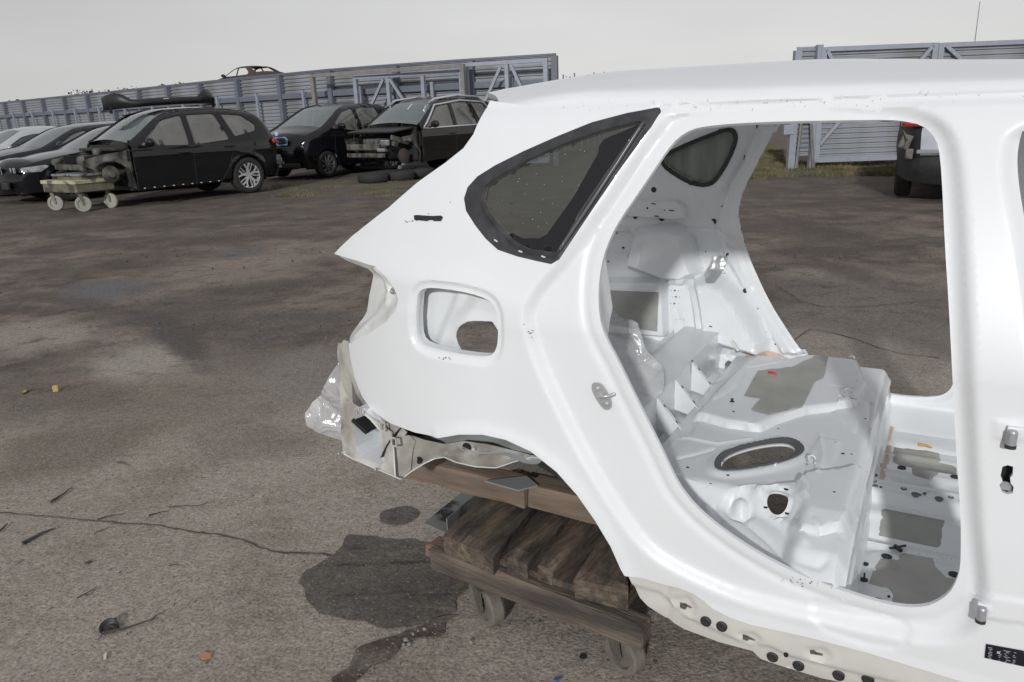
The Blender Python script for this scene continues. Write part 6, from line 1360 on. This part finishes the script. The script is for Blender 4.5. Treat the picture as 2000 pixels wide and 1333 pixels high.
flat([(45,768),(49,764),(53,766),(52,769)], MC['ochre_block'], 'yellow crumb beside the dark twig left of the ochre block', 'yellow_crumb', 'crumb')
p = wz(34, 1101); bm = bmesh.new(); lathe(bm, [(.004, 0), (.0095, 0), (.0095, .002), (.004, .002), (.004, 0)], 20, 'z', cap=False); o = obj('washer', bm, GALV); o.location = p+Vector((0, 0, .006)); tag(o, 'small steel washer on the concrete at the left', 'washer')
p = wz(214, 1228); bm = bmesh.new(); lathe(bm, [(.026, 0), (.027, .012), (.024, .014), (.022, .004), (.001, .004)], 18, 'z'); o = obj('rubber_disc', bm, RUB, None, True); o.location = p; o.rotation_euler = (.5, .2, 0); tag(o, 'curled dark round disc caught under the forked twig', 'disc')
p = wz(1150, 1278); bm = bmesh.new(); lathe(bm, [(.010, 0), (.010, .004), (.001, .005)], 12, 'z'); o = obj('bolt_head', bm, RUB); o.location = wz(1139, 1284); tag(o, 'small dark round bolt head on the concrete under the dolly', 'bolt')
STN = mat('pale_stone', (.24, .22, .195), .85, var=.2, vscale=20)
for i, (x, y, s_) in enumerate(((829,1232,.009),(818,1235,.006),(807,1242,.007),(793,1253,.010),(800,1261,.008),(788,1262,.007),(921,1257,.009),(850,1222,.005))):
    bm = bmesh.new(); bmesh.ops.create_icosphere(bm, subdivisions=2, radius=s_)
    for v in bm.verts: v.co += v.normal*noise.noise(v.co*90+Vector((i, 0, 0)))*s_*.5; v.co.z *= .7
    o = obj('stone', bm, STN); o.scale = (.75, .75, .75); o.location = wz(x, y)+Vector((0, 0, s_*.3+.003)); tag(o, 'pale pebble by the broken asphalt edge near the oil stain', 'stone', 'pale pebbles by the broken edge')
def pebbles():
    rn = random.Random(9); vs = []; fs = []
    for _ in range(9000):
        y = .9+rn.random()**1.5*9; x = rn.uniform(-.85, .85)*y+rn.gauss(0, .3); s_ = rn.uniform(.0012, .0036)*(1+y*.12); k0 = len(vs); a = rn.uniform(0, 3)
        for k in range(3): vs.append((x+s_*math.cos(a+k*2.1)*rn.uniform(.7, 1.2), y+s_*math.sin(a+k*2.1)*rn.uniform(.7, 1.2), .002))
        vs.append((x, y, .002+s_*.8)); fs += [(k0, k0+1, k0+3), (k0+1, k0+2, k0+3), (k0+2, k0, k0+3)]
    return pyd('gravel', vs, fs, mat('grit', (.21, .19, .165), .9, var=.5, vscale=6, col2=(.07, .06, .05), mix=(.5, .6), mscale=5))
tag(pebbles(), 'fine loose grit scattered over the yard ground', 'gravel', kind='stuff')
def clods():
    rn = random.Random(19); vs = []; fs = []
    for _ in range(900):
        y = 5+rn.random()*13; x = rn.uniform(-.75, .75)*y; 
        if noise.noise(Vector((x*.6, y*1.2, 2))) < .05: continue
        s_ = rn.uniform(.005, .018); k0 = len(vs); a = rn.uniform(0, 3)
        for k in range(4): vs.append((x+s_*math.cos(a+k*1.57)*rn.uniform(.7, 1.3), y+s_*math.sin(a+k*1.57)*rn.uniform(.7, 1.3), -.02))
        vs.append((x+rn.gauss(0, .003), y, .004+s_*.5)); fs += [(k0+k, k0+(k+1) % 4, k0+4) for k in range(4)]
    return pyd('clods', vs, fs, mat('mud', (.07, .058, .048), .95, var=.4, vscale=4))
tag(clods(), 'small mud clods on the dirt of the yard', 'mud', kind='stuff')
